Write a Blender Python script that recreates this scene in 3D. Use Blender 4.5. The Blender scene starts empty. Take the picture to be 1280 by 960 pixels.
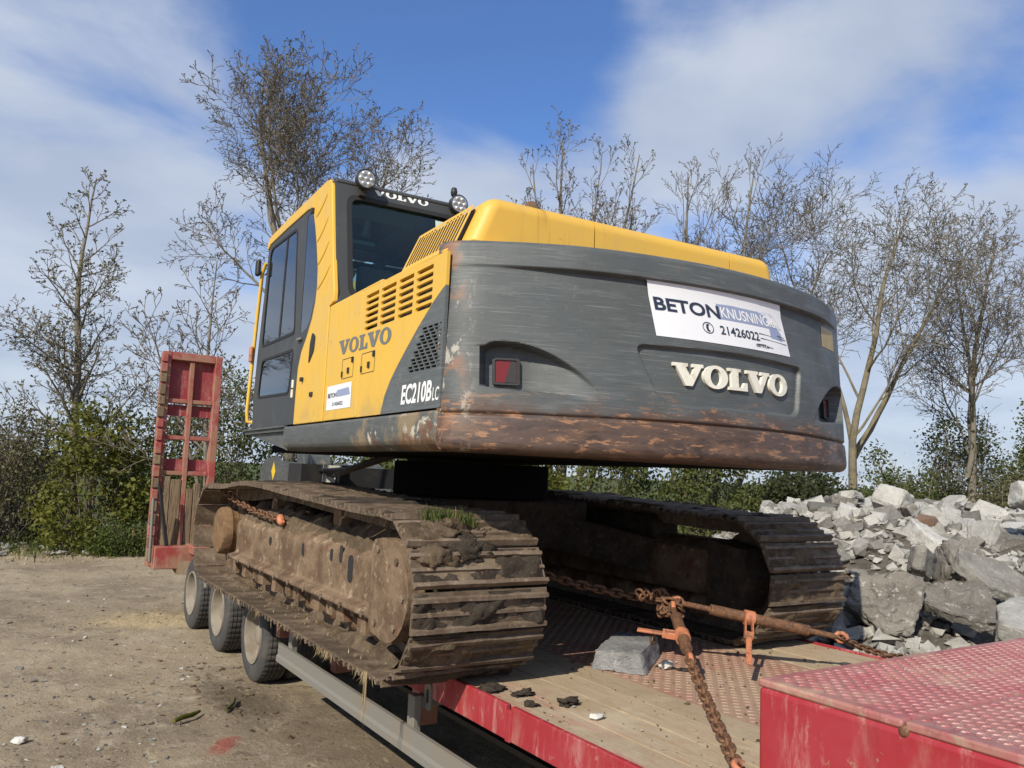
import bpy, bmesh, math, random
import numpy as np
from mathutils import Vector, Matrix
from mathutils.geometry import tessellate_polygon

sc = bpy.context.scene
COL = sc.collection
rnd = random.Random(7)
rng = np.random.default_rng(11)
PI = math.pi

# ------------------------------------------------------------------ camera
cam_d = bpy.data.cameras.new('camera')
cam = bpy.data.objects.new('camera', cam_d)
COL.objects.link(cam)
CR = Vector((0.83480915, -0.54887166, 0.04282032))
CU = Vector((-0.09597364, -0.06850065, 0.99302403))
CF = Vector((0.54210952, 0.83309517, 0.10986218))
CAMPOS = Vector((-3.21424651, -5.4651762, 1.02641244))
M = Matrix((CR, CU, -CF)).transposed().to_4x4()
M.translation = CAMPOS
cam.matrix_world = M
cam_d.sensor_width = 36
cam_d.lens = 1005.59 * 36 / 1280
cam_d.clip_start = 0.05
cam_d.clip_end = 3000
sc.camera = cam

# ------------------------------------------------------------------ sky, sun, exposure
SUN_TRAVEL = Vector((1.2, 0.7, -1.0)).normalized()
sun_d = bpy.data.lights.new('sun', 'SUN')
sun_d.energy = 4.2
sun_d.angle = math.radians(0.6)
sun_d.color = (1.0, 0.93, 0.80)
sun = bpy.data.objects.new('sun', sun_d)
sun.rotation_euler = SUN_TRAVEL.to_track_quat('-Z', 'Y').to_euler()
COL.objects.link(sun)
w = bpy.data.worlds.new('World')
sc.world = w
w.use_nodes = True
nt = w.node_tree
N = nt.nodes
L = nt.links
bg = N['Background']
sky = N.new('ShaderNodeTexSky')
sky.sky_type = 'NISHITA'
sky.sun_disc = False
sky.sun_elevation = math.radians(35.8)
sky.sun_rotation = math.radians(239.7)
sky.air_density = 1.0
sky.dust_density = 0.4
sky.ozone_density = 2.5


def wn(t, **k):
    n = N.new(t)
    for a, b in k.items():
        setattr(n, a, b)
    return n


def wmath(op, a, b=None, c=None):
    n = N.new('ShaderNodeMath')
    n.operation = op
    for i, v in enumerate((a, b, c)):
        if v is None:
            continue
        if isinstance(v, (int, float)):
            n.inputs[i].default_value = v
        else:
            L.new(v, n.inputs[i])
    return n.outputs[0]


tc = wn('ShaderNodeTexCoord')
sep = wn('ShaderNodeSeparateXYZ')
L.new(tc.outputs['Generated'], sep.inputs[0])
zc = wmath('ADD', wmath('MAXIMUM', sep.outputs[2], 0.0), 0.22)
comb = wn('ShaderNodeCombineXYZ')
L.new(wmath('DIVIDE', sep.outputs[0], zc), comb.inputs[0])
L.new(wmath('DIVIDE', sep.outputs[1], zc), comb.inputs[1])
mp = wn('ShaderNodeMapping')
L.new(comb.outputs[0], mp.inputs[0])
mp.inputs['Location'].default_value = (3.1, 1.4, 0)
mp.inputs['Rotation'].default_value = (0, 0, 0.5)
mp.inputs['Scale'].default_value = (0.9, 1.1, 1)
n1 = wn('ShaderNodeTexNoise')
n1.inputs['Scale'].default_value = 1.7
n1.inputs['Detail'].default_value = 8
n1.inputs['Roughness'].default_value = 0.56
n1.inputs['Distortion'].default_value = 0.3
L.new(mp.outputs[0], n1.inputs['Vector'])
SKY_BLUE = []      # (direction, cos falloff start, strength): openings and banks of cloud, placed by direction
nv = wn('ShaderNodeVectorMath', operation='NORMALIZE')
L.new(tc.outputs['Generated'], nv.inputs[0])


def pixdir(u, v):
    return (CF + CR * ((u - 640) / 1005.59) + CU * ((480 - v) / 1005.59)).normalized()


low = wn('ShaderNodeMapRange')
low.inputs['From Min'].default_value = 0.34
low.inputs['From Max'].default_value = 0.02
low.inputs['To Min'].default_value = 0.0
low.inputs['To Max'].default_value = 0.34
L.new(sep.outputs[2], low.inputs['Value'])
acc = wmath('ADD', n1.outputs['Fac'], low.outputs[0])
for (u, v, ang, amt) in ((560, 30, 13, -0.30), (1160, 190, 6, -0.10), (1260, 170, 5, -0.08), (1060, 110, 10, 0.10), (1240, 330, 9, 0.14), (270, 330, 6, -0.10), (80, 170, 14, 0.12),
                         (560, 210, 7, 0.22), (900, 140, 8, 0.14), (150, 420, 13, 0.16), (1150, 420, 13, 0.2), (1120, 20, 7, 0.05), (700, 60, 7, -0.08),
                         (420, 60, 8, -0.06)):
    d = pixdir(u, v)
    dt = wn('ShaderNodeVectorMath', operation='DOT_PRODUCT')
    L.new(nv.outputs[0], dt.inputs[0])
    dt.inputs[1].default_value = d
    mr = wn('ShaderNodeMapRange')
    mr.interpolation_type = 'SMOOTHERSTEP'
    mr.inputs['From Min'].default_value = math.cos(math.radians(ang))
    mr.inputs['From Max'].default_value = 1.0
    mr.inputs['To Min'].default_value = 0
    mr.inputs['To Max'].default_value = amt
    L.new(dt.outputs['Value'], mr.inputs['Value'])
    acc = wmath('ADD', acc, mr.outputs[0])
ramp = wn('ShaderNodeValToRGB')
ramp.color_ramp.elements[0].position = 0.34
ramp.color_ramp.elements[0].color = (0.03, 0.03, 0.03, 1)
ramp.color_ramp.elements[1].position = 0.72
ramp.color_ramp.elements[1].color = (0.88, 0.88, 0.88, 1)
ramp.color_ramp.interpolation = 'EASE'
L.new(acc, ramp.inputs[0])
n2 = wn('ShaderNodeTexNoise')
n2.inputs['Scale'].default_value = 2.0
n2.inputs['Detail'].default_value = 5
L.new(mp.outputs[0], n2.inputs['Vector'])
cr = wn('ShaderNodeValToRGB')
cr.color_ramp.elements[0].position = 0.35
cr.color_ramp.elements[0].color = (3.3, 3.75, 4.6, 1)
cr.color_ramp.elements[1].position = 0.75
cr.color_ramp.elements[1].color = (4.9, 5.25, 5.8, 1)
L.new(n2.outputs['Fac'], cr.inputs[0])
tint = wn('ShaderNodeMixRGB', blend_type='MULTIPLY')
tint.inputs[0].default_value = 1
tint.inputs[2].default_value = (0.58, 0.80, 1.12, 1)
L.new(sky.outputs[0], tint.inputs[1])
mx = wn('ShaderNodeMixRGB')
L.new(ramp.outputs[0], mx.inputs[0])
L.new(tint.outputs[0], mx.inputs[1])
L.new(cr.outputs[0], mx.inputs[2])
L.new(mx.outputs[0], bg.inputs[0])
bg.inputs[1].default_value = 0.118
sc.view_settings.view_transform = 'Standard'
sc.view_settings.look = 'None'
sc.view_settings.gamma = 1
sc.view_settings.exposure = 0.3
sc.render.engine = 'CYCLES'
sc.cycles.max_bounces = 8
sc.cycles.transparent_max_bounces = 16


# ------------------------------------------------------------------ material helpers
def lin(h):
    return tuple(((c / 255) / 12.92 if c / 255 <= 0.04045 else ((c / 255 + 0.055) / 1.055) ** 2.4) for c in h)


class Mat:
    def __init__(s, name, base, rough=0.6, metal=0.0, spec=0.5):
        s.m = bpy.data.materials.new(name)
        s.m.use_nodes = True
        s.nt = s.m.node_tree
        s.b = s.nt.nodes['Principled BSDF']
        s.b.inputs['Base Color'].default_value = (*base, 1)
        s.b.inputs['Roughness'].default_value = rough
        s.b.inputs['Metallic'].default_value = metal
        s.b.inputs['Specular IOR Level'].default_value = spec
        s.col = None
        s.base = base
        s.bumps = None
        s.tc = s.nt.nodes.new('ShaderNodeTexCoord')

    def n(s, t, **k):
        x = s.nt.nodes.new(t)
        for a, b in k.items():
            setattr(x, a, b)
        return x

    def link(s, a, b):
        s.nt.links.new(a, b)

    def noise(s, scale, detail=4, rough=0.6, stretch=(1, 1, 1), dist=0, loc=(0, 0, 0), space='Object'):
        mp = s.n('ShaderNodeMapping')
        mp.inputs['Scale'].default_value = stretch
        mp.inputs['Location'].default_value = loc
        s.link(s.tc.outputs[space], mp.inputs[0])
        t = s.n('ShaderNodeTexNoise')
        t.inputs['Scale'].default_value = scale
        t.inputs['Detail'].default_value = detail
        t.inputs['Roughness'].default_value = rough
        t.inputs['Distortion'].default_value = dist
        s.link(mp.outputs[0], t.inputs['Vector'])
        return t.outputs['Fac']

    def rng(s, v, a, b, c=0.0, d=1.0, smooth=True):
        m = s.n('ShaderNodeMapRange')
        m.interpolation_type = 'SMOOTHSTEP' if smooth else 'LINEAR'
        m.inputs['From Min'].default_value = a
        m.inputs['From Max'].default_value = b
        m.inputs['To Min'].default_value = c
        m.inputs['To Max'].default_value = d
        s.link(v, m.inputs['Value'])
        return m.outputs[0]

    def math(s, op, a, b):
        m = s.n('ShaderNodeMath')
        m.operation = op
        for i, v in enumerate((a, b)):
            if isinstance(v, (int, float)):
                m.inputs[i].default_value = v
            else:
                s.link(v, m.inputs[i])
        return m.outputs[0]

    def mix(s, fac, col):
        m = s.n('ShaderNodeMixRGB')
        if isinstance(fac, (int, float)):
            m.inputs[0].default_value = fac
        else:
            s.link(fac, m.inputs[0])
        if s.col is None:
            m.inputs[1].default_value = (*s.base, 1)
        else:
            s.link(s.col, m.inputs[1])
        if isinstance(col, tuple):
            m.inputs[2].default_value = (*col, 1)
        else:
            s.link(col, m.inputs[2])
        s.col = m.outputs[0]
        s.link(s.col, s.b.inputs['Base Color'])
        return s

    def coord(s, axis, space='Object'):
        sp = s.n('ShaderNodeSeparateXYZ')
        s.link(s.tc.outputs[space], sp.inputs[0])
        return sp.outputs[axis]

    def random(s, lo, hi):
        oi = s.n('ShaderNodeObjectInfo')
        return s.rng(oi.outputs['Random'], 0, 1, lo, hi, False)

    def mul(s, fac):
        m = s.n('ShaderNodeMixRGB', blend_type='MULTIPLY')
        m.inputs[0].default_value = 1
        if s.col is None:
            m.inputs[1].default_value = (*s.base, 1)
        else:
            s.link(s.col, m.inputs[1])
        s.link(fac, m.inputs[2])
        s.col = m.outputs[0]
        s.link(s.col, s.b.inputs['Base Color'])
        return s

    def rough(s, fac):
        s.link(fac, s.b.inputs['Roughness'])
        return s

    def bump(s, h, strength=0.4, dist=0.01):
        b = s.n('ShaderNodeBump')
        b.inputs['Strength'].default_value = strength
        b.inputs['Distance'].default_value = dist
        s.link(h, b.inputs['Height'])
        if s.bumps is not None:
            s.link(s.bumps, b.inputs['Normal'])
        s.bumps = b.outputs[0]
        s.link(b.outputs[0], s.b.inputs['Normal'])
        return s


MT = {}
DUST = (0.33, 0.26, 0.17)
MUD = (0.115, 0.082, 0.053)
RUST = (0.19, 0.075, 0.03)

m = Mat('yellow_paint', (0.71, 0.425, 0.048), 0.45)
m.mix(m.rng(m.noise(1.6, 4), 0.4, 0.75, 0, 0.35), (0.64, 0.41, 0.09))
m.mix(m.rng(m.noise(9, 5, 0.7, (1, 1, 0.12)), 0.60, 0.78, 0, 0.45), (0.34, 0.20, 0.06))
m.mix(m.rng(m.noise(3.2, 6, 0.75, loc=(6, 1, 2)), 0.52, 0.72, 0, 0.30), (0.42, 0.33, 0.17))
m.mix(m.math('MULTIPLY', m.rng(m.coord(2), 1.52, 1.30), m.rng(m.noise(5, 5, 0.7), 0.42, 0.66, 0, 0.55)), (0.36, 0.27, 0.13))
m.mix(m.rng(m.noise(26, 5, 0.7), 0.665, 0.71, 0, 0.8), RUST)
m.rough(m.rng(m.noise(5, 4), 0.3, 0.7, 0.34, 0.6))
m.bump(m.noise(3, 2), 0.08, 0.02)
MT['yellow'] = m.m

m = Mat('yellow_hood_paint', (0.68, 0.405, 0.06), 0.5)
m.mix(m.rng(m.noise(1.6, 4), 0.4, 0.75, 0, 0.35), (0.60, 0.37, 0.10))
xs = m.coord(0)
st = m.math('MULTIPLY', m.rng(m.noise(8, 3, 0.6, (1, 0.05, 0.06)), 0.50, 0.60), m.math('MULTIPLY', m.rng(xs, -0.95, -0.75), m.rng(xs, -0.30, -0.5)))
m.mix(m.rng(m.noise(3.2, 6, 0.75, loc=(6, 1, 2)), 0.50, 0.72, 0, 0.30), (0.42, 0.31, 0.15))
m.mix(m.math('MULTIPLY', st, 0.55), (0.25, 0.10, 0.03))
m.mix(m.rng(m.noise(12, 5, 0.7, (1, 1, 0.1)), 0.62, 0.8, 0, 0.35), (0.34, 0.20, 0.06))
m.mix(m.rng(m.noise(26, 5, 0.7), 0.70, 0.75, 0, 0.7), RUST)
m.bump(m.noise(3, 2), 0.08, 0.02)
MT['hood'] = m.m


def grey_paint(name, base):
    m = Mat(name, base, 0.5)
    m.mix(m.rng(m.noise(2.2, 4), 0.35, 0.7, 0, 0.5), tuple(c * 1.35 for c in base))
    m.mix(m.rng(m.noise(5, 6, 0.75, (0.8, 0.8, 5)), 0.50, 0.70, 0, 0.40), (0.165, 0.172, 0.168))
    m.mix(m.rng(m.noise(60, 2, 0.5, (0.06, 0.06, 3.2), 0.4), 0.64, 0.665, 0, 0.35), (0.25, 0.26, 0.25))
    m.mix(m.rng(m.noise(75, 2, 0.5, (0.05, 0.05, 2.6), 0.5, (2, 5, 3)), 0.655, 0.68, 0, 0.5), (0.045, 0.05, 0.05))
    m.mix(m.rng(m.noise(30, 4, 0.75, loc=(1, 1, 6)), 0.58, 0.72, 0, 0.25), (0.22, 0.20, 0.165))
    m.mix(m.rng(m.noise(9, 3, 0.6, (0.3, 0.3, 22), 0.2, (3, 1, 2)), 0.60, 0.64, 0, 0.65), (0.055, 0.06, 0.062))
    m.mix(m.rng(m.noise(11, 5, 0.7, (0.35, 0.35, 28), 0.1, (7, 1, 5)), 0.65, 0.685, 0, 0.3), (0.24, 0.25, 0.245))
    m.rough(m.rng(m.noise(4, 4), 0.3, 0.7, 0.42, 0.65))
    return m


m = grey_paint('counterweight_paint', (0.074, 0.081, 0.080))
z = m.coord(2)
x = m.coord(0)
# rust worn along the bottom, patchy by height, and up the left corner
zr = m.math('ADD', z, m.math('MULTIPLY', m.math('SUBTRACT', m.noise(3.5, 5, 0.65, (1, 1, 1.4)), 0.5), 0.30))
m.mix(m.rng(zr, 1.38, 1.27, 0, 0.85), (0.090, 0.050, 0.033))
m.mix(m.math('MULTIPLY', m.rng(zr, 1.42, 1.24), m.rng(m.noise(6, 6, 0.75, (0.8, 0.8, 3.5), 0.4), 0.50, 0.64, 0, 0.45)), (0.22, 0.115, 0.06))
m.mix(m.math('MULTIPLY', m.rng(zr, 1.36, 1.2), m.rng(m.noise(5, 6, 0.75, (0.8, 0.8, 3), 0.4, (4, 4, 4)), 0.48, 0.62, 0, 0.9)), (0.042, 0.028, 0.022))
m.mix(m.math('MULTIPLY', m.rng(zr, 1.46, 1.30), m.rng(m.noise(12, 6, 0.75, (0.6, 0.6, 3), 0.3, (1, 8, 4)), 0.54, 0.60, 0, 0.8)), (0.33, 0.17, 0.085))
cx = m.rng(x, -1.24, -1.33)
m.mix(m.math('MULTIPLY', cx, m.rng(m.noise(8, 5, 0.7, (1, 1, 0.8)), 0.50, 0.62, 0, 0.8)), (0.25, 0.12, 0.06))
m.mix(m.math('MULTIPLY', m.rng(x, -1.22, -1.32), m.rng(m.noise(10, 5, 0.7, (1, 1, 0.6), 0, (9, 2, 1)), 0.57, 0.63, 0, 0.8)), (0.42, 0.39, 0.32))
m.mix(m.rng(m.noise(14, 5, 0.7), 0.68, 0.72, 0, 0.7), (0.20, 0.085, 0.04))
m.bump(m.noise(40, 3, 0.6, (0.4, 0.4, 4)), 0.12, 0.004)
MT['cw'] = m.m

m = grey_paint('dark_grey_paint', (0.068, 0.074, 0.072))
m.mix(m.rng(m.noise(6, 5, 0.7), 0.58, 0.66, 0, 0.35), DUST)
MT['grey'] = m.m

m = grey_paint('side_grey_paint', (0.098, 0.108, 0.108))
m.mix(m.rng(m.noise(14, 5, 0.7), 0.64, 0.68, 0, 0.7), (0.30, 0.2, 0.1))
MT['sidegrey'] = m.m

m = grey_paint('skirt_paint', (0.08, 0.086, 0.082))
y = m.coord(1)
z = m.coord(2)
wear = m.math('ADD', m.math('MULTIPLY', m.rng(y, -0.7, -2.2), 0.24), m.math('MULTIPLY', m.rng(z, 1.27, 1.13), 0.10))
m.mix(m.rng(m.math('ADD', m.noise(3.4, 5, 0.65), wear), 0.68, 0.84, 0, 0.85), (0.28, 0.20, 0.11))
m.mix(m.rng(m.math('ADD', m.noise(6.0, 5, 0.7, (1, 1, 1), 0.4, (3, 3, 3)), wear), 0.80, 0.86, 0, 0.9), (0.52, 0.49, 0.40))
m.mix(m.rng(m.math('ADD', m.noise(5.0, 5, 0.7, (1, 1, 1), 0.2, (8, 3, 1)), wear), 0.78, 0.88, 0, 0.8), (0.15, 0.07, 0.035))
MT['skirt'] = m.m

m = Mat('black_steel', (0.018, 0.018, 0.018), 0.55)
m.mix(m.rng(m.noise(6, 4), 0.5, 0.7, 0, 0.3), (0.06, 0.05, 0.04))
MT['black'] = m.m
m = Mat('dark_rubber', (0.016, 0.016, 0.017), 0.7)
MT['rubber'] = m.m
MT['grime_shade'] = Mat('black_grime_shade', (0.009, 0.008, 0.008), 0.95, 0, 0.08).m  # greasy black, with the shade under the upper body put into the colour
m = Mat('cab_trim', (0.048, 0.052, 0.054), 0.6)
m.mix(m.rng(m.noise(5, 4), 0.5, 0.75, 0, 0.3), (0.12, 0.115, 0.10))
MT['trim'] = m.m
m = Mat('seat_fabric', (0.13, 0.13, 0.13), 0.9)
m.bump(m.noise(60, 3), 0.3, 0.004)
MT['seat'] = m.m

m = Mat('tyre_rubber', (0.045, 0.044, 0.043), 0.8)
m.mix(m.rng(m.noise(3, 4), 0.4, 0.7, 0, 0.5), (0.12, 0.105, 0.085))
m.mix(m.rng(m.noise(18, 4, 0.7), 0.58, 0.7, 0, 0.35), (0.13, 0.11, 0.085))
MT['tyre'] = m.m
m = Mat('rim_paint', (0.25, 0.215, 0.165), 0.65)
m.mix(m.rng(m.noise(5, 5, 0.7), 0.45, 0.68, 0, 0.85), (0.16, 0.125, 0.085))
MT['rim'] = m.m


def earthy(name, a, b, c, sc_=6, bump=0.9, bd=0.02, rough=0.92):
    m = Mat(name, a, rough, 0, 0.2)
    m.mix(m.rng(m.noise(sc_, 6, 0.7), 0.40, 0.62), b)
    m.mix(m.rng(m.noise(sc_ * 3.1, 5, 0.7, loc=(5, 2, 1)), 0.55, 0.66, 0, 0.8), c)
    m.bump(m.noise(sc_ * 9, 6, 0.75), bump, bd)
    return m


m = earthy('track_steel', (0.165, 0.122, 0.082), (0.098, 0.070, 0.047), (0.25, 0.19, 0.127), 7, 0.5, 0.008, 0.7)
m.mix(m.rng(m.noise(15, 4, 0.7), 0.60, 0.66, 0, 0.55), (0.16, 0.075, 0.035))
m.mul(m.random(0.75, 1.2))
MT['track'] = m.m
m = earthy('track_bar_steel', (0.185, 0.14, 0.10), (0.12, 0.085, 0.058), (0.265, 0.205, 0.145), 9, 0.4, 0.006, 0.55)
m.mul(m.random(0.75, 1.2))
MT['bar'] = m.m
m = earthy('dried_mud', (0.225, 0.165, 0.105), (0.13, 0.092, 0.058), (0.33, 0.25, 0.16), 8, 1.0, 0.03)
MT['mud'] = m.m
m = earthy('dark_mud', (0.105, 0.083, 0.062), (0.065, 0.05, 0.038), (0.17, 0.135, 0.10), 9, 1.0, 0.03)
MT['darkmud'] = m.m
m = earthy('track_frame_rust', (0.225, 0.155, 0.098), (0.125, 0.080, 0.050), (0.37, 0.285, 0.19), 4, 0.8, 0.015)
m.mix(m.rng(m.noise(9, 5, 0.7, loc=(2, 8, 3)), 0.58, 0.68, 0, 0.8), (0.15, 0.06, 0.03))
MT['frame'] = m.m
MT['rustdisc'] = earthy('rusty_disc', (0.22, 0.135, 0.07), (0.14, 0.08, 0.045), (0.30, 0.21, 0.12), 9, 0.7, 0.01).m
m = earthy('rusty_chain_steel', (0.17, 0.085, 0.045), (0.09, 0.05, 0.032), (0.30, 0.16, 0.085), 30, 0.4, 0.002, 0.65)
MT['chain'] = m.m
m = Mat('orange_paint', (0.50, 0.18, 0.085), 0.6)
m.mix(m.rng(m.noise(20, 4, 0.7), 0.46, 0.62, 0, 0.85), (0.20, 0.10, 0.06))
MT['orange'] = m.m


def red(name, base, dust=0.5, dark=True):
    m = Mat(name, base, 0.5)
    m.mix(m.rng(m.noise(2.5, 5, 0.65), 0.4, 0.7, 0, 0.5), (base[0] * 1.15, base[1] * 2.0, base[2] * 2.0))
    m.mix(m.rng(m.noise(6, 6, 0.7, (1, 1, 0.35)), 0.50, 0.72, 0, dust), (0.40, 0.22, 0.17))
    m.mix(m.rng(m.noise(9, 6, 0.75, (1, 1, 0.22), 0.2, (4, 4, 2)), 0.54, 0.66, 0, dust), (0.50, 0.27, 0.25))
    m.mix(m.rng(m.noise(5, 6, 0.75, (1, 1, 0.3), 0.3, (1, 7, 2)), 0.56, 0.66, 0, dust), (0.24, 0.02, 0.025))
    m.mix(m.rng(m.noise(16, 5, 0.7), 0.61, 0.68, 0, dust), DUST)
    m.rough(m.rng(m.noise(5, 4), 0.3, 0.7, 0.4, 0.7))
    return m


MT['red'] = red('trailer_red_paint', (0.31, 0.021, 0.027), 0.45).m
MT['rampred'] = red('dull_red_paint', (0.24, 0.03, 0.035), 0.5).m
m = red('worn_red_plate', (0.34, 0.07, 0.075), 0.7)
m.mix(m.rng(m.noise(4, 6, 0.75, loc=(9, 3, 3)), 0.35, 0.65, 0.1, 0.6), (0.33, 0.21, 0.155))
m.mix(m.rng(m.noise(11, 6, 0.75, loc=(2, 3, 8)), 0.52, 0.66, 0, 0.5), (0.20, 0.045, 0.045))
m.mix(m.rng(m.noise(2.0, 5, 0.7, loc=(3, 3, 3)), 0.55, 0.68, 0, 0.75), (0.47, 0.33, 0.21))
m.mix(m.rng(m.noise(45, 3, 0.7, loc=(3, 3, 3)), 0.6, 0.7, 0, 0.5), (0.45, 0.3, 0.22))
MT['redplate'] = m.m
m = red('worn_red_tread', (0.36, 0.09, 0.095), 0.7)
m.mix(m.rng(m.noise(5, 6, 0.75, loc=(1, 6, 2)), 0.42, 0.62, 0, 0.7), (0.42, 0.27, 0.23))
m.mix(m.rng(m.noise(16, 6, 0.75, loc=(7, 6, 2)), 0.52, 0.64, 0, 0.5), (0.26, 0.05, 0.05))
MT['redlug'] = m.m
m = red('dusty_red_plate', (0.32, 0.085, 0.07), 0.7)
m.mix(m.rng(m.noise(2.2, 5, 0.7, loc=(1, 3, 3)), 0.35, 0.6, 0.45, 0.92), (0.37, 0.265, 0.18))
MT['dustplate'] = m.m
m = red('faded_red_paint', (0.30, 0.05, 0.045), 0.7)
m.mix(m.rng(m.noise(3.5, 5, 0.7, loc=(4, 1, 0)), 0.40, 0.6, 0, 0.8), (0.30, 0.18, 0.11))
MT['fadedred'] = m.m
m = Mat('aluminium_rail', (0.20, 0.19, 0.165), 0.6, 0.1)
m.mix(m.rng(m.noise(3, 5, 0.7), 0.45, 0.65, 0, 0.6), (0.22, 0.185, 0.135))
MT['alu'] = m.m

m = Mat('deck_wood', (0.43, 0.335, 0.225), 0.85, 0, 0.25)
m.mix(m.rng(m.noise(9, 5, 0.7, (7, 0.5, 7), 0.6), 0.45, 0.62, 0, 0.7), (0.35, 0.245, 0.14))
m.mix(m.rng(m.noise(2.4, 5, 0.7), 0.50, 0.66, 0, 0.6), (0.52, 0.43, 0.29))
m.mix(m.rng(m.noise(1.5, 4, 0.7, loc=(5, 5, 5)), 0.56, 0.72, 0, 0.5), (0.34, 0.17, 0.10))
m.mix(m.rng(m.noise(20, 5, 0.7), 0.63, 0.71, 0, 0.7), (0.14, 0.10, 0.065))
m.mix(m.rng(m.noise(3.4, 6, 0.75, loc=(8, 2, 1)), 0.50, 0.64, 0, 0.7), (0.36, 0.27, 0.165))
m.mix(m.math('MULTIPLY', m.rng(m.coord(0), -.80, -1.10), m.rng(m.noise(6, 6, 0.75, (1, .35, 1), loc=(3, 1, 4)), 0.48, 0.60, 0, 0.75)), (0.44, 0.20, 0.16))
m.mul(m.random(0.9, 1.06))
m.bump(m.noise(16, 5, 0.7, (8, 0.5, 8)), 0.5, 0.006)
m.bump(m.noise(40, 5, 0.7), 0.3, 0.004)
MT['wood'] = m.m
m = Mat('ramp_wood', (0.22, 0.16, 0.10), 0.9, 0, 0.2)
m.mix(m.rng(m.noise(8, 5, 0.7, (6, 6, 0.4)), 0.45, 0.6), (0.13, 0.09, 0.06))
m.mul(m.random(0.7, 1.2))
m.bump(m.noise(14, 5, 0.7, (6, 6, 0.4)), 0.6, 0.01)
MT['rampwood'] = m.m

# ground: compacted gravel and clay with straw, dark damp patches, one red paint stain, green beyond
m = Mat('yard_ground', (0.36, 0.29, 0.195), 0.95, 0, 0.15)
m.mix(m.rng(m.noise(0.55, 6, 0.65), 0.42, 0.62, 0, 0.85), (0.235, 0.185, 0.125))
m.mix(m.rng(m.noise(2.3, 7, 0.75, loc=(4, 9, 1)), 0.50, 0.64, 0, 0.75), (0.42, 0.35, 0.25))
m.mix(m.rng(m.noise(5.2, 7, 0.75, (1, 1, 1), 0.6, (1, 2, 1)), 0.55, 0.66, 0, 0.75), (0.145, 0.11, 0.075))
m.mix(m.rng(m.noise(38, 5, 0.8), 0.56, 0.66, 0, 0.6), (0.48, 0.42, 0.32))
m.mix(m.rng(m.noise(60, 4, 0.8, loc=(3, 1, 1)), 0.58, 0.66, 0, 0.6), (0.17, 0.135, 0.09))


def spot(m, x, y, rx, ry, a, b, nz, amt=0.35, rot=0):
    mp = m.n('ShaderNodeMapping', vector_type='TEXTURE')
    mp.inputs['Location'].default_value = (x, y, 0)
    mp.inputs['Rotation'].default_value = (0, 0, rot)
    mp.inputs['Scale'].default_value = (rx, ry, 1)
    m.link(m.tc.outputs['Object'], mp.inputs[0])
    sp = m.n('ShaderNodeSeparateXYZ')
    m.link(mp.outputs[0], sp.inputs[0])
    r2 = m.math('SQRT', m.math('ADD', m.math('MULTIPLY', sp.outputs[0], sp.outputs[0]), m.math('MULTIPLY', sp.outputs[1], sp.outputs[1])), 0)
    v = m.math('ADD', r2, m.math('MULTIPLY', m.math('SUBTRACT', nz, 0.5), amt * 4))
    return m.rng(v, b, a)


nz = m.noise(3.4, 6, 0.7, loc=(7, 1, 1))
m.mix(m.math('MULTIPLY', spot(m, -1.45, 4.6, 0.75, 0.55, 0.3, 1.2, nz), 0.8), (0.60, 0.47, 0.27))
m.mix(m.math('MULTIPLY', spot(m, -1.73, 0.05, 0.10, 0.22, 0.4, 1.1, m.noise(9, 5, 0.7), 0.4, -0.5), 0.75), (0.33, 0.065, 0.05))
m.mix(m.math('MULTIPLY', spot(m, -1.35, 1.1, 0.28, 0.8, 0.2, 1.3, m.noise(7, 6, 0.75), 0.6, 0.1), 0.75), (0.10, 0.076, 0.052))
yy = m.coord(1)
xx = m.coord(0)
far = m.rng(m.math('ADD', yy, m.math('MULTIPLY', m.math('SUBTRACT', m.noise(0.6, 5, 0.7), 0.5), 4)), 11.2, 13.0)
m.mix(far, (0.075, 0.095, 0.03))
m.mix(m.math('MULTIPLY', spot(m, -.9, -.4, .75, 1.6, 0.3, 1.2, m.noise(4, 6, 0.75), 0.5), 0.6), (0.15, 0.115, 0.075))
m.mix(m.math('MULTIPLY', spot(m, -2.2, 5.5, 1.6, 1.2, 0.2, 1.2, m.noise(2.5, 6, 0.75), 0.6), 0.35), (0.19, 0.15, 0.10))
m.mix(m.rng(m.noise(16, 4, 0.7, (1, 0.35, 1), 1.2, (5, 5, 1)), 0.60, 0.66, 0, 0.5), (0.48, 0.40, 0.27))
m.bump(m.noise(14, 6, 0.75), 0.65, 0.05)
m.bump(m.noise(60, 4, 0.75), 0.5, 0.012)
MT['ground'] = m.m


def concrete(name, a, b, c, rd=(0.8, 1.15)):
    m = Mat(name, a, 0.9, 0, 0.2)
    m.mix(m.rng(m.noise(4, 6, 0.7), 0.40, 0.65, 0, 0.8), b)
    m.mix(m.rng(m.noise(17, 5, 0.75, loc=(2, 2, 7)), 0.55, 0.66, 0, 0.7), c)
    m.mul(m.random(*rd))
    m.mix(m.rng(m.noise(55, 4, 0.8, loc=(1, 7, 2)), 0.60, 0.66, 0, 0.7), tuple(k * .45 for k in a))
    m.bump(m.noise(12, 6, 0.75), 0.8, 0.05)
    m.bump(m.noise(50, 5, 0.75), 0.6, 0.008)
    return m.m


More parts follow.
